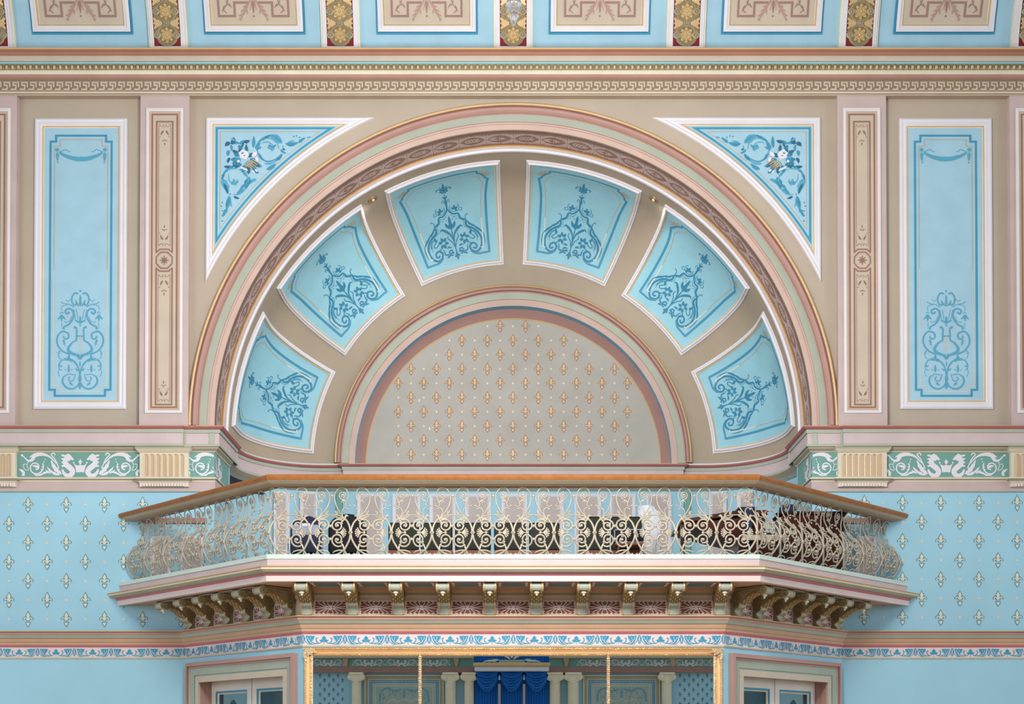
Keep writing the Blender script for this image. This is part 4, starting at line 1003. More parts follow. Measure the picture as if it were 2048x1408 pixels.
for i in range(3):
    mb = MB(); mb.quad((ed[i], -BY-.012, FB+.1), (ed[i+1], -BY-.012, FB+.1), (ed[i+1], -BY-.012, MT-.1), (ed[i], -BY-.012, MT-.1), 'mirror'); mb.build('glass', root, xf=xf)

# =================================================================== BALCONY
balcony = empty('balcony', (0, 0, 4.075), label='projecting balcony with cream iron scroll railing on gilded corbels', cat='balcony')
bx = lambda p: (p[0], p[1], p[2]-4.075)
OY, OH = 2.5, 2.965; OW = OH+OY
PO = [(-OW, 0), (-OH, -OY), (OH, -OY), (OW, 0)]
Zo = lambda py, o=0.: Z(py, -OY-o)
zb0 = Zo(1108.6, .05)
mb = MB()
sweep(mb, PO, [(-.30, zb0, 'mint'), (.05, zb0, 'mint'), (.05, Zo(1117.5, .05), 'olive'), (.04, Zo(1118.2, .04), 'pink_cool'), (.04, Zo(1130.5, .04), 'gold_line'), (.15, Zo(1131.2, .15), 'gold_line'), (.165, Zo(1133, .16), 'gold_line'), (.15, Zo(1134, .15), 'cream'),
     (.155, Zo(1138, .15), 'olive'), (.13, Zo(1143, .13), 'sage'), (.08, Zo(1145.5, .08), 'tan_deep'), (.085, Zo(1146.3, .08), 'rose_red'), (.075, Zo(1150, .07), 'rose_red'), (.06, Zo(1151, .06), 'pink_pale'), (.06, ZSOF, 'pink_pale'), (.0, ZSOF, 'tan')], endx=True)
mb.build('fascia', balcony, xf=bx)
mb = MB(); c = .05
mb.add([(-OW-c, 0, ZSOF+.004), (-OH-c*.41, -OY-c, ZSOF+.004), (OH+c*.41, -OY-c, ZSOF+.004), (OW+c, 0, ZSOF+.004)], [(0, 1, 2, 3)], 'tan_orange')
def sofpanel(mp, w, d0, d1):
    for a, m, h in ((0, 'rose', .004), (.012, 'pink_pale', .008), (.042, 'tan_deep', .011), (.05, 'teal_dark', .014)):
        mb.add([mp(-w/2+a, d0+a, h), mp(w/2-a, d0+a, h), mp(w/2-a, d1-a, h), mp(-w/2+a, d1-a, h)], [(0, 1, 2, 3)], m)
for i in range(9): sofpanel(lambda u, o, h: ((-4+i)*PC+u, -BY-o, ZSOF-h), .38, .15, .54)
for s in (-1, 1):
    for k in range(5):
        tc = TL-(TC[k]+TC[k+1])/2
        sofpanel(lambda u, o, h: tuple(c_*(-s if i_ == 0 else 1) for i_, c_ in enumerate(chm(tc+u, o, ZSOF-h))), .30, .15, .54)
mb.build('soffit', balcony, xf=bx)
mb = MB(); mb.add([(-OW, 0, 4.07), (-OH, -OY, 4.07), (OH, -OY, 4.07), (OW, 0, 4.07), (4.2, 2.5, 4.07), (-4.2, 2.5, 4.07)], [(0, 1, 2, 3, 4, 5)], 'seat_wood')
mb.build('floor_boards', balcony, xf=bx)
ZR1, ZR0 = Zo(947.7, .06), Zo(959, .06)
mb = MB(); sweep(mb, PO, [(-.22, ZR0, 'oak'), (-.22, ZR1-.02, 'oak'), (-.20, ZR1, 'oak'), (.03, ZR1, 'oak'), (.055, ZR1-.015, 'oak'), (.06, ZR1-.035, 'oak'), (.05, ZR0, 'oak'), (-.22, ZR0, 'oak')], endx=True); mb.build('wooden_handrail', balcony, xf=bx)
mb = MB(); sweep(mb, PO, [(-.20, ZR0, 'tan'), (.045, ZR0, 'olive'), (.035, Zo(961.5, .03), 'tan_panel'), (.0, Zo(965, .0), 'olive'), (-.02, Zo(967, 0), 'tan_deep'), (-.06, Zo(969.5, 0), 'tan_deep'), (-.20, Zo(969.5, 0), 'tan_deep'), (-.20, ZR0, 'tan')], endx=True); mb.build('rail_moulding', balcony, xf=bx)

# wrought iron baluster panel, one repeat
QS = .000732
ZRB = Zo(969.5, 0); QZ = (ZRB-zb0)/(1305-160.)
def bomb(z):
    t = z/(ZRB-zb0); P = [(0, -.12), (.1, -.05), (.22, -.01), (.34, 0), (.45, -.02), (.55, -.07), (.66, -.14), (.78, -.17), (.9, -.155), (1.01, -.12), (1.2, -.12)]
    for (a, b), (c, d) in zip(P, P[1:]):
        if t <= c: return b+(d-b)*(t-a)/(c-a)
    return -.12
def iron(u, v, h=0): z = (1305-v)*QZ; return ((u-988)*QS, -bomb(z)-h, z)
unit = empty('baluster_panel', (0, 0, 0))
unit.name = 'baluster_panel'
mb = MB()
def bar(P, r, n=4, taper=.6, tf=(1, -1), spl=True):
    Q = catmull(P, n) if spl else P
    for s in tf: mb.tube([iron(988+s*(p[0]-988), p[1]) for p in Q], (lambda t: .87*r*QS*(taper+(1-taper)*min(1, 3*(1-t)))), 'iron_cream', 5)
def knob(u, v, r, tf=(1, -1)):
    for s in tf: mb.ball(iron(988+s*(u-988), v, .004), r*QS, 'iron_cream', 8)
# upper lyre scrolls
bar([(1212, 700), (1130, 590), (1062, 470), (1030, 350), (1038, 270), (1090, 195), (1160, 165), (1232, 205), (1262, 290), (1240, 370), (1212, 430), (1232, 475), (1285, 468)], 13, 3)
bar([(1222, 405), (1180, 375)]+spiral(1166, 292, 66, 12, 1.6, 1.7, 18), 12, 1, .8, spl=False)
knob(1166, 292, 17); knob(1287, 462, 17)
for a, b in (((1168, 360), (1130, 410)), ((1168, 360), (1170, 425)), ((1168, 360), (1215, 400))): bar([a, ((a[0]+b[0])/2+5, (a[1]+b[1])/2), b], 12, 2, .2)
bar([(1190, 680), (1160, 590), (1165, 530), (1205, 495), (1248, 515)], 11, 3); knob(1250, 520, 17)
knob(988, 300, 26, (1,)); bar([(1030, 300), (988, 300)], 12, 1, 1, spl=False); knob(988, 335, 12, (1,))
bar([(1115, 175), (1110, 140)], 14, 1, .5, spl=False); bar([(1160, 165), (1210, 150), (1245, 160)], 16, 2, .5); knob(1195, 152, 14)
# junction, leaves and middle arch
bar([(1225, 700), (1150, 655), (1070, 632), (988, 628)], 13, 3, .8); bar([(1205, 690), (1120, 680), (1050, 655), (1030, 640)], 12, 3, .2); bar([(1200, 700), (1110, 700), (1060, 680)], 10, 2, .2)
bar([(1075, 630), (1062, 590), (1040, 560)], 16, 2, .5); bar([(1075, 630), (1085, 585), (1070, 555)], 14, 2, .4); knob(1052, 560, 14)
bar([(1215, 700), (1235, 650), (1280, 650)], 20, 2, .3); bar([(1215, 700), (1225, 640), (1255, 625)], 16, 2, .3); knob(1215, 705, 28)
# big ring
bar([(1212, 690), (1270, 760), (1308, 850), (1322, 935)], 19, 4, 1); bar([(1322, 945), (1308, 1040), (1262, 1130), (1205, 1215)], 20, 4, 1)
bar([(1225, 1195), (1130, 1255), (1060, 1278), (988, 1285)], 16, 3, .9); bar([(1205, 1215), (1110, 1215), (1040, 1235), (1010, 1262)], 13, 3, .3)
bar([(1205, 1205), (1235, 1262), (1280, 1280)], 18, 2, .5); knob(1286, 1270, 18)
# four inner scrolls
for cy, sg in ((822, 1), (1052, -1)):
    S_ = spiral(1108, cy, 112, 26, (-1.0 if sg > 0 else 1.0), (-1.5 if sg > 0 else 1.5), 20)
    bar([(1210, 700 if sg > 0 else 1200), (1190, cy-sg*80)]+S_, 17, 1, .75, spl=False); knob(1108, cy, 25)
    knob(988, cy+sg*8, 26, (1,)); bar([(1012, cy+sg*8), (988, cy+sg*8)], 16, 1, 1, spl=False)
    bar([(1190, cy-sg*82), (1165, cy-sg*50), (1185, cy-sg*30)], 16, 2, .5); knob(1180, cy-sg*35, 15)
knob(1100, 940, 26); bar([(1100, 940), (1180, 940)], 12, 1, 1, spl=False)
for a in (-1.1, -.65, -.22, .22, .65, 1.1): bar([(1150, 940), (1160+40*cos(a*.8), 940+36*sin(a)), (1176+68*cos(a), 940+76*sin(a))], 13, 2, 1.0); knob(1176+70*cos(a), 940+78*sin(a), 15)
# feet
for s in (1, -1):
    c = 988+s*220; P = [iron(c-45, 1310), iron(c+45, 1310), iron(c+6, 1225), iron(c-6, 1225)]; Q = [(p[0], p[1]+.012, p[2]) for p in P]; mb.add(P+Q, [(0, 1, 2, 3), (7, 6, 5, 4), (0, 3, 7, 4), (1, 5, 6, 2)], 'iron_cream')
for s in (1, -1): bar([(988+15, 1305), (1005, 1285)], 12, 1, 1, spl=False)
mb.build('ironwork', unit, smooth=True); kid(unit, C.objects[-1])
mb = MB(); c = iron(1325.5, 940, .006)
for k in range(6): a = k*pi/3; mb.ball((c[0]+.017*cos(a), c[1]-.004, c[2]+.017*sin(a)), .0125, 'iron_cream', 6)
mb.ball((c[0], c[1]-.012, c[2]), .014, 'gilt_leaf', 8); mb.ball(c, .026, 'iron_cream', 8)
mb.build('rosette', unit, smooth=True); kid(unit, C.objects[-1])
cnt = 0
def put(x, y, rz):
    global cnt
    u = unit if cnt == 0 else copy_tree(unit)
    cnt += 1
    u.parent = balcony; u.location = (x, y, zb0-4.075); u.rotation_euler = (0, 0, rz)
UW = 2*OH/12
for i in range(12): put(-OH+UW*(i+.5), -OY, 0)
for s in (-1, 1):
    for k in range(7): r = (k+.5)*UW*.7071; put(s*(OH+r), -OY+r, s*pi/4)

# corbel: scrolled console under the balcony (local: outwards = -y, soffit at z=0)
corbel = empty('corbel', (0, 0, 0))
def S2(pts): return catmull(pts, 5)
CWD = .072
prof = S2([(.0, -.005), (.20, -.008), (.40, -.004), (.48, -.010)])
under = S2([(.50, -.05), (.485, -.095), (.455, -.10), (.42, -.085), (.34, -.09), (.26, -.125), (.18, -.175), (.10, -.195), (.03, -.175), (0, -.14)])
out = prof+under
mb = MB()
fr_ = [(-CWD, -o, z) for o, z in out]; bk = [(CWD, -o, z) for o, z in out]
mb.grid([fr_, bk], 'bronze_green', True); n = len(out)
mb.add(fr_, [tuple(range(n))], 'bronze_green'); mb.add(bk, [tuple(range(n-1, -1, -1))], 'bronze_green')
mb.build('console', corbel); kid(corbel, C.objects[-1])
mb = MB()
mb.lathe((-CWD-.008, -.50, -.055), [(.0, 0), (.052, 0), (.056, .012), (.046, .022), (.046, 2*CWD-.006), (.056, 2*CWD+.004), (.052, 2*CWD+.016), (0, 2*CWD+.016)], 'sage', 14, 'x')
for s in (-1, 1): mb.lathe((s*(CWD-.002), -.50, -.055), [(.056, -.008), (.058, .0), (.056, .008)], 'gold', 14, 'x')
mb.build('head_roll', corbel); kid(corbel, C.objects[-1])
mb = MB()
for s in (-1, 1):
    xx = s*(CWD+.004)
    for (cy, cz, r0, t) in ((.50, -.055, .045, 1.7), (.095, -.115, .075, 2.2)):
        mb.tube([(s*(CWD+.009), -a, b) for a, b in spiral(cy, cz, r0, .008, 0, -t, 12)], .0055, 'gold_dark', 5)
    mb.tube([(xx, -a, b) for a, b in S2([(.52, -.02), (.40, -.025), (.28, -.03), (.17, -.04), (.10, -.04)])], .006, 'gold_dark', 5)
    mb.tube([(xx, -a, b) for a, b in under], .006, 'gold_dark', 5)
    for a, b, c_, d_ in ((.44, -.05, .33, -.07), (.38, -.05, .26, -.10), (.30, -.05, .20, -.08), (.34, -.07, .22, -.13)): mb.tube([(xx, -a, b), (xx, -(a+c_)/2, (b+d_)/2-.006), (xx, -c_, d_)], .006, 'gold_dark', 5)
mb.build('side_scroll', corbel); kid(corbel, C.objects[-1])
mb = MB(); lf = under[5:-8]
for i, (o, z) in enumerate(under[9:-10:2]):
    for k in range(-2, 3): mb.ball((k*.027, -o, z-.004), .016, 'gold_dark' if (i+k) % 2 else 'gilt_leaf', 6, 1, 1.2, .8)
mb.ball((0, -.47, -.118), .03, 'cream_light', 8, 1.2, .8, .7); mb.ball((0, -.46, -.142), .016, 'cream_light', 6, 1, 1, 1.3)
mb.build('acanthus_leaf', corbel); kid(corbel, C.objects[-1])
mb = MB(); w2 = .062
zt_, zb2 = -.185, cz0-ZSOF-.012
low_ = S2([(.0, zt_), (.09, zt_+.005), (.13, zt_-.02), (.125, zt_-.055), (.085, zt_-.075), (.06, zt_-.10), (.075, zb2+.03), (.095, zb2), (0, zb2)])
A_ = [(-w2, -o, z) for o, z in low_]; B_ = [(w2, -o, z) for o, z in low_]; mb.grid([A_, B_], 'sage_cool', True); n = len(low_); mb.add(A_, [tuple(range(n))], 'bronze_green'); mb.add(B_, [tuple(range(n-1, -1, -1))], 'bronze_green')
for s in (-1, 1):
    mb.tube([(s*w2, -o-.002, z) for o, z in low_[4:-6]], .009, 'gold', 5); mb.tube([(s*(w2+.005), -a, b) for a, b in spiral(.078, zt_-.035, .042, .008, 0, -1.7, 12)], .005, 'gold_dark', 5)
mb.build('lower_scroll', corbel); kid(corbel, C.objects[-1])
cc = 0
def putc(x, y, rz):
    global cc
    u = corbel if cc == 0 else copy_tree(corbel)
    cc += 1; u.parent = balcony; u.location = (x, y, ZSOF-4.075); u.rotation_euler = (0, 0, rz)
for i in range(10): putc((-4.5+i)*PC, -BY, 0)
for s in (-1, 1):
    for t in TC: r = t*.7071; putc(s*(BH+r), -BY+r, s*pi/4)

# =================================================================== THINGS ON THE BALCONY
ZF = 4.075
def chair(name, x, y, rz, w_, h_, m, top, label, group, wood='black_cloth', seat='seat_wood'):
    root = empty(name, (x, y, ZF), label=label, cat='chair', group=group); root.rotation_euler = (0, 0, rz)
    mb = MB(); n = 10
    # back cushion faces the hall
    if top == 'round': L = [(-w_/2, .42)]+[(-w_/2*cos(pi*k/n), h_-.2+.2*sin(pi*k/n)) for k in range(n+1)]+[(w_/2, .42)]
    else: L = [(-w_/2, .46), (-w_/2, h_-.02), (-w_/2+.02, h_), (w_/2-.02, h_), (w_/2, h_-.02), (w_/2, .46)]
    a = [(px, -.03, pz) for px, pz in L]; b = [(px, .03, pz) for px, pz in L]; ins = [(px*.93, -.05, .44+(pz-.44)*.95) for px, pz in L]
    mb.grid([ins, a, b], m, True); mb.add(ins, [tuple(range(len(L)))], m); mb.add(b, [tuple(range(len(L)))], m)
    mb.build('backrest', root)
    mb = MB(); mb.box(-w_/2, w_/2, .0, .44, .40, .47, m if top == 'round' else seat, .015); mb.build('seat', root)
    for sx in (-1, 1):
        for yy in (.02, .41):
            mb = MB()
            if top == 'round': mb.tube([(sx*(w_/2-.01), yy, 0), (sx*(w_/2-.01), yy, .42)], .012, 'chrome', 6)
            else: mb.box(sx*(w_/2-.02)-.018, sx*(w_/2-.02)+.018, yy-.018, yy+.018, 0, .42, seat)
            mb.build('leg', root)
    if top == 'round':
        mb = MB(); mb.tube([(px*1.02, .0, pz) for px, pz in L], .013, 'chrome' if m == 'navy' else m, 6); mb.build('back_frame', root)
    else:
        mb = MB(); mb.box(-w_/2, w_/2, -.02, .02, .38, .48, seat); mb.build('apron', root)
    return root
yc = -.1
r_ = chair('rounded_chair', X(613, 1040, yc), yc, 0, .43, .93, 'navy', 'round', 'navy round-backed metal chair behind the left end of the railing', 'rounded chairs on the balcony')
mb = MB(); mb.box(-.19, .19, -.056, -.05, .66, .80, 'label_grey'); mb.box(-.05, .06, -.06, -.055, .78, .82, 'white_trim'); mb.build('grey_cover', r_)
mb = MB()
for k in range(4): mb.tube([(-.24-.012*k, .02+.03*k, 0), (-.24-.012*k, .02+.03*k, .62)], .007, 'chrome', 5)
mb.build('stacked_frame', r_)
chair('rounded_chair', X(695, 1040, yc), yc, 0, .50, .95, 'black_cloth', 'round', 'black round-backed chair beside the navy chair behind the railing', 'rounded chairs on the balcony')
for i, (a, b) in enumerate(((777, 838), (842, 905), (910, 982), (988, 1052), (1058, 1119))):
    chair('padded_chair', X((a+b)/2, 1045, yc), yc, 0, (b-a)*.00695, Z(1046, yc)-ZF, 'green_black', 'flat', ['low dark green padded chair first in the row, next to the black round-backed chair', 'low dark green padded chair second in the row', 'low dark green padded chair in the middle of the row', 'low dark green padded chair fourth in the row', 'low dark green padded chair last in the row before the gap'][i], 'low padded chairs in a row')
for i, (a, b) in enumerate(((1158, 1219), (1222, 1283))):
    chair('padded_chair', X((a+b)/2, 1045, yc), yc, 0, (b-a)*.00695, Z(1034, yc)-ZF, 'green_black', 'flat', ['taller dark green padded chair right of the gap', 'taller dark green padded chair behind the silver-edged case'][i], 'taller padded chairs')
# case on a stool
xa, xb = X(1228, 1070, -.6), X(1289, 1070, -.6); zc0 = Z(1087, -.6); zc1 = Z(1060, -.6)
root = empty('stool', ((xa+xb)/2, -.6, ZF), label='small brown wooden stool under the silver-edged case', cat='stool')
mb = MB(); mb.box(-.2, .2, -.12, .12, zc0-ZF-.04, zc0-ZF, 'seat_wood', .006); mb.build('seat', root)
for sx in (-1, 1):
    for sy in (-1, 1): mb = MB(); mb.tube([(sx*.17, sy*.09, 0), (sx*.15, sy*.08, zc0-ZF-.04)], .014, 'seat_wood', 6); mb.build('leg', root)
root = empty('equipment_case', ((xa+xb)/2, -.6, zc0), label='black flat case with silver edges standing on a stool on the balcony', cat='case')
hw = (xb-xa)/2; hh = zc1-zc0
mb = MB(); mb.box(-hw, hw, -.07, .07, 0, hh, 'black_cloth', .004); mb.build('body', root)
mb = MB()
for (x0, x1, z0, z1) in ((-hw-.004, hw+.004, 0, .014), (-hw-.004, hw+.004, hh-.014, hh), (-hw-.004, -hw+.01, .0, hh), (hw-.01, hw+.004, .0, hh)): mb.box(x0, x1, -.074, -.06, z0, z1, 'label_grey')
mb.build('edge_trim', root)
mb = MB()
for x in (-.1, .1): mb.box(x-.018, x+.018, -.078, -.07, hh*.5-.02, hh*.5+.03, 'chrome')
mb.build('latch', root)
# white draped stand
xs = X(1300, 1040, .2)
root = empty('draped_stand', (xs, .2, ZF), label='tall thin stand draped in crumpled clear white plastic beside the case', cat='stand')
mb = MB(); mb.tube([(0, 0, 0), (0, 0, 1.1)], .015, 'chrome', 6); mb.build('pole', root)
mb = MB(); rows = []; zt2 = Z(1012, .2)-ZF
for i in range(13):
    t = i/12; rr = .05+.11*sin(pi*min(1, t*.9+.1))**.8+.03*t
    rows.append([((rr*(1+.18*sin(3*a+i*.8)+.10*sin(7*a+i)))*cos(a)+(-.05*(1-t)), rr*.7*sin(a), zt2-(zt2-.35)*t) for a in [2*pi*j/20 for j in range(20)]])
mb.grid(rows, 'plastic_white', True); mb.add(rows[0], [tuple(range(20))], 'plastic_white'); mb.build('plastic_sheet', root)
# grand piano seen through the right part of the railing
yp = -.55
root = empty('piano', (X(1440, 1070, yp), yp, ZF), label='dark mahogany piano with raised lid behind the right corner of the railing', cat='piano')
ox = X(1440, 1070, yp); f = lambda px, py: (X(px, py, yp)-ox, Z(py, yp)-ZF)
mb = MB()
def slab(P, y0, y1, m):
    a = [(x, y0, z) for x, z in P]; b = [(x, y1, z) for x, z in P]; mb.grid([a, b], m, True); n = len(P); mb.add(a, [tuple(range(n))], m); mb.add(b, [tuple(range(n-1, -1, -1))], m)
slab([f(1357, 1052), f(1357, 1046), f(1470, 1027), f(1530, 1027), f(1530, 1034), f(1475, 1036)], -.25, .9, 'mahogany'); mb.build('lid', root)
mb = MB(); slab([f(1362, 1053), f(1525, 1036), f(1525, 1080), f(1465, 1078)], -.2, .85, 'mahogany'); slab([f(1470, 1075), f(1548, 1072), f(1548, 1120), f(1470, 1120)], -.3, .8, 'mahogany'); mb.build('case', root)
mb = MB(); slab([f(1476, 1080), f(1560, 1080), f(1560, 1090), f(1476, 1090)], -.42, -.3, 'cream_light'); mb.build('keyboard', root)
mb = MB(); slab([f(1358, 1054), f(1366, 1053), f(1366, 1118), f(1358, 1118)], -.2, -.13, 'mahogany'); mb.build('leg', root)
root2 = empty('dust_cover', (ox, yp, ZF), label='navy cloth draped over the middle of the mahogany piano', cat='cloth')
mb = MB(); slab([f(1478, 1024), f(1497, 1024), f(1494, 1108), f(1480, 1108)], -.33, -.27, 'navy'); slab([f(1470, 1022), f(1505, 1022), f(1505, 1026), f(1470, 1026)], -.3, .92, 'navy'); mb.build('cloth', root2)
xq = X(1620, 1060, -.4)
root = empty('upright_cabinet', (xq, -.4, ZF), label='dark upright cabinet behind the right angled railing', cat='cabinet')
mb = MB(); mb.box(-.42, .42, -.2, .3, 0, .86, 'mahogany', .01); mb.build('body', root)
mb = MB(); mb.box(-.46, .46, -.23, .32, .86, .90, 'black_cloth', .008); mb.build('top_board', root)
for sx in (-1, 1): mb = MB(); mb.box(sx*.21-.19, sx*.21+.19, -.215, -.2, .06, .80, 'mahogany', .004); mb.build('door', root)
xq = X(1556, 1030, -.5)
root = empty('cap', (X(1620, 1060, -.4)-.3, -.4, ZF+.90), label='navy cap with a purple patterned band lying on the dark cabinet', cat='cap')
mb = MB(); mb.lathe((0, 0, 0), [(.0, .13), (.08, .125), (.12, .09), (.13, .03), (.12, .0), (0, 0)], 'navy', 16); mb.build('crown', root)
mb = MB(); mb.lathe((-.03, -.05, .0), [(.0, .012), (.15, .004), (.155, .0), (0, 0)], 'navy', 16); mb.build('brim', root)

# =================================================================== CHANDELIER FINIAL
yh = -8.6; xh, zh = W(1027.5, 10, yh)
root = empty('chandelier', (xh, yh, zh), label='crystal chandelier of which only the hanging glass ball and drop show', cat='chandelier')
mb = MB(); R = .062
mb.lathe((0, 0, 0), [(0, R)]+[(R*sin(pi*k/10), R*cos(pi*k/10)) for k in range(1, 10)]+[(0, -R)], 'crystal', 12); mb.build('crystal_ball', root)
mb = MB(); mb.lathe((0, 0, -.055), [(.008, 0), (.03, -.012), (.036, -.03), (.024, -.06), (.010, -.095), (0, -.105)], 'crystal', 8); mb.build('crystal_drop', root)
mb = MB(); mb.tube([(0, 0, .06), (0, 0, 2.6)], .012, 'gold', 8); mb.lathe((0, 0, .10), [(.0, 0), (.05, .02), (.03, .06), (.01, .08)], 'gold', 10); mb.build('stem', root)
mb = MB()
for rr, zz_ in ((.5, .75), (.8, 1.1), (.55, 1.6)):
    mb.grid([[(rr*cos(a)+dr*cos(a), rr*sin(a)+dr*sin(a), zz_+dz) for a in [2*pi*j/24 for j in range(24)]] for dr, dz in ((0, 0), (.02, .02), (0, .04), (-.02, .02), (0, 0))], 'gold', True)
mb.build('rings', root)
mb = MB()
for rr, zz_ in ((.5, .75), (.8, 1.1), (.55, 1.6)):
    for j in range(24): a = 2*pi*j/24; mb.lathe((rr*cos(a), rr*sin(a), zz_-.12), [(0, 0), (.018, .03), (.012, .09), (0, .12)], 'crystal', 6)
mb.build('crystals', root)

# =================================================================== FAR END OF THE HALL, SEEN IN THE MIRROR
YF = -40.0; VY_ = 2*(-BY-.012)-YF      # virtual depth seen through the mirror
def O(px, py): return W(px, py, VY_)
def orect(mb, a, b, c, d, m, y=0, t=0):   # px a..b, py c..d
    x0, z1 = O(a, c); x1, z0 = O(b, d); mb.box(x0, x1, YF+y-.02, YF+y+t, z0, z1, m)
mb = MB(); mb.quad((-22, YF, 0), (22, YF, 0), (22, YF, 11), (-22, YF, 11), 'blue_wall')
d = D2(mb, lambda u, v, h: (u, YF+h, v))
for (xa, xb) in ((632, 690), (1352, 1425)):
    for r in range(8):
        for c in range(4):
            px = xa+8+c*18+(9 if r % 2 else 0); py = 1351+r*9.5
            if px < xb: x_, z_ = O(px, py); fleur(d, x_, z_, .17, 'blue_outline', 'blue_outline')
mb.build('wall_far', kind='structure')
mb = MB()
for a, b in ((560, 948), (1098, 1500)):
    orect(mb, a, b, 1300, 1318, 'tan', 0, .45); orect(mb, a, b, 1318, 1334.5, 'teal', 0, .2); orect(mb, a, b, 1334.5, 1346, 'maroon', 0, .25)
    for k in range(int((b-a)/2.6)): x_, z_ = O(a+2.6*k, 1316); mb.box(x_-.015, x_+.015, YF+.45, YF+.5, z_-.03, z_+.06, 'cream')
ws = D2(mb, ident)
zc_ = (O(700, 1318)[1]+O(700, 1334.5)[1])/2
for px in (591, 657, 738, 804, 868, 1186, 1250, 1316, 1378, 1444):
    x_ = O(px, 1320)[0]; seahorses(D2(mb, lambda u, v, h: (u, YF+.2+h, v), [at(x_, zc_, 1, 1), at(x_, zc_, -1, 1)]), .135, .01)
for px in (693, 913, 1132, 1344):
    x_, z_ = O(px, 1326); mb.add([(x_-.12, YF+.35, z_+.18), (x_+.12, YF+.35, z_+.18), (x_+.05, YF+.24, z_-.16), (x_-.05, YF+.24, z_-.16)], [(0, 1, 2, 3)], 'tan_orange')
mb.build('trim_9', kind='structure')
lab = ['cream ionic column reflected at the far left of the mirror', 'cream ionic column reflected left of the paired columns', 'cream ionic column reflected just left of the blue curtain', 'cream ionic column reflected just right of the blue curtain', 'cream ionic column reflected second to the right of the curtain', 'cream ionic column reflected at the far right of the mirror']
for i, (a, b) in enumerate(((705, 724), (891, 912), (929, 948), (1099, 1120), (1135, 1157), (1322, 1342))):
    x0, z1 = O(a, 1346); x1, _ = O(b, 1346); xc = (x0+x1)/2; hw = (x1-x0)/2
    root = empty('ionic_column', (xc, YF+.22, 0), label=lab[i], cat='column', group='columns seen in the mirror')
    zc1 = O(a, 1363)[1]
    mb = MB(); mb.lathe((0, 0, 0), [(hw*1.25, 0), (hw*1.25, .2), (hw, .3), (hw, zc1-.1), (hw*1.06, zc1-.08), (hw, zc1-.05), (hw, zc1)], 'column_cream', 20); mb.build('shaft', root)
    mb = MB(); mb.box(-hw*1.5, hw*1.5, -.2, .25, z1-.09, z1, 'column_cream', .02)
    for s in (-1, 1): mb.lathe((s*hw*1.15, -.2, z1-.19), [(.0, .44), (.06, .44), (.065, .42), (.12, .42), (.135, .40), (.135, 0), (0, 0)], 'column_cream', 14, 'y')
    mb.box(-hw*1.1, hw*1.1, -.18, .2, zc1, z1-.08, 'column_cream'); mb.build('capital', root)
for i, (a, b, ll) in enumerate(((729, 888, 'left'), (1166, 1320, 'right'))):
    x0, z1 = O(a, 1350); x1, z0 = O(b, 1352); z0 = 1.2; xc = (x0+x1)/2
    root = empty('mural_panel', (xc, YF+.03, z0), label='large patterned mural panel reflected on the %s of the curtain' % ll, cat='mural', group='murals seen in the mirror')
    hw = (x1-x0)/2; H_ = z1-z0
    lp = lambda i_, h: [(-hw+i_, h, i_), (hw-i_, h, i_), (hw-i_, h, H_-i_), (-hw+i_, h, H_-i_)]
    mb = MB(); L = mb.loops(lp, [(0, 0, 'cream'), (0, .04, 'cream'), (.05, .04, 'olive'), (.17, .04, 'cream'), (.2, .04, 'cream')]); mb.build('border', root)
    mb = MB(); L = mb.loops(lp, [(.2, .03, 'mural_blue'), (.35, .03, 'cream'), (.37, .03, 'mural'), (.44, .03, 'cream'), (.46, .03, 'mural')]); mb.quad(*L, 'mural')
    d = D2(mb, lambda u, v, h: (u, .03+h, v), [ident, mirx])
    for k in range(14): d.disk((.07+k*.1, H_-.27), .02, 'cream', .004, 6)
    d.leaf((0, H_-.95), (0, H_-.52), .15, 'mural_blue', .004, 0, 3)
    d.curve([(.1, H_-.58), (.4, H_-.66), (.7, H_-.55), (.95, H_-.7), (1.0, H_-1.1)], .07, 'mural_blue', .004)
    for k in range(26):
        x = .15+random.random()*.9; z = H_-.6-random.random()*.8; d.leaf((x, z), (x+.1*(random.random()-.3), z+.12), .05, 'mural_blue', .005, .2, 2)
    d.curve([(0, H_-1.0), (.3, H_-1.1), (.5, H_-1.0), (.75, H_-1.25)], .03, 'cream', .006)
    mb.build('painted_field', root)
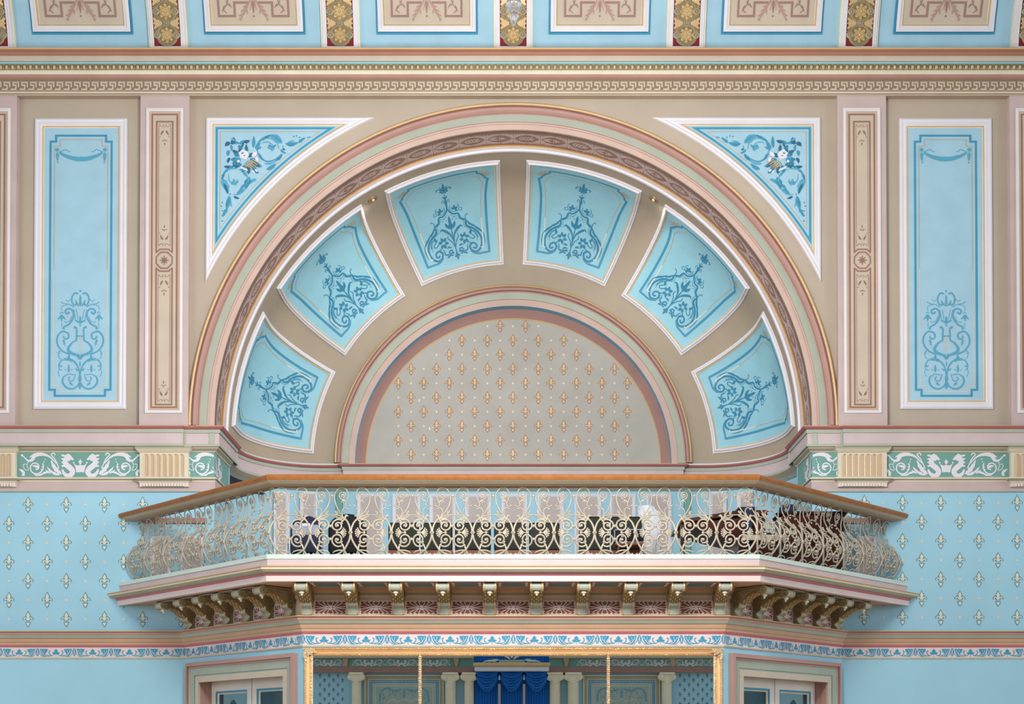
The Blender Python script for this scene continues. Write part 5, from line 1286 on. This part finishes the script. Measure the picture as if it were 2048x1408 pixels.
# curtains and pelmet
x0, zt = O(950, 1345); x1, _ = O(1097, 1345); xc = (x0+x1)/2; hw = (x1-x0)/2
root = empty('curtain', (xc, YF+.3, 0), label='deep blue swagged curtain reflected in the centre of the mirror', cat='curtain')
zl = O(950, 1408)[1]-.8; zup = O(950, 1300)[1]
mb = MB()
mb.grid([[(-hw+2*hw*j/90, -.12+.03*sin(j*1.9), z) for j in range(91)] for z in (zl, zup)], 'curtain_blue'); mb.build('drop', root)
mb = MB()
for k in range(3):
    c = -hw+(k+.5)*2*hw/3; ww = hw/3*.96
    for j in range(7):
        dep = .08+.095*j
        mb.tube([(c-ww+2*ww*t/12, .05+.05*(j % 2), zt-.03-dep*sin(pi*t/12)**.9-.05*j*(1 if 0 < t < 12 else 0)*.3) for t in range(13)], .055, 'curtain_blue', 6)
mb.build('swag', root)
mb = MB()
for k in range(4): mb.lathe((-hw+k*2*hw/3, .2, zt-.35), [(0, 0), (.04, .03), (.02, .12), (.01, .2)], 'cream_light', 8)
mb.build('tassel', root)
mb = MB()
for x in (-hw/3, hw/3): mb.box(x-.05, x+.05, .1, .16, zl, zt-.5, 'tan')
mb.build('mullion', root)
root = empty('pelmet', (xc, YF+.55, O(1024, 1345)[1]), label='gold and white pelmet above the blue curtain in the mirror', cat='pelmet')
zg = O(1024, 1345)[1]; g1 = O(1024, 1336)[1]-zg; g2 = O(1024, 1328.5)[1]-zg
mb = MB(); mb.box(-hw, hw, .0, .35, 0, g1, 'white_trim', .02); mb.build('white_board', root)
mb = MB(); mb.box(-hw-.05, hw+.05, .0, .42, g1, g2, 'gold', .03); mb.build('gold_cornice', root)
mb = MB(); 
mb.add([(-.55, .05, g2), (.55, .05, g2), (.5, .05, g2+.14), (-.5, .05, g2+.14)], [(0, 1, 2, 3)], 'sage_cool')
d = D2(mb, lambda u, v, h: (u, .06+h, v), [ident, mirx])
for q in (((.05, g2+.15), (.45, g2+.32)), ((.1, g2+.3), (.35, g2+.5)), ((.5, g2+.12), (.95, g2+.04)), ((.6, g2+.05), (1.2, g2+.03)), ((0, g2+.2), (0, g2+.5))): d.leaf(q[0], q[1], .14, 'teal', .01, .2, 3); d.leaf(q[0], q[1], .06, 'cream_light', .02, .2, 2)
mb.build('crest', root)
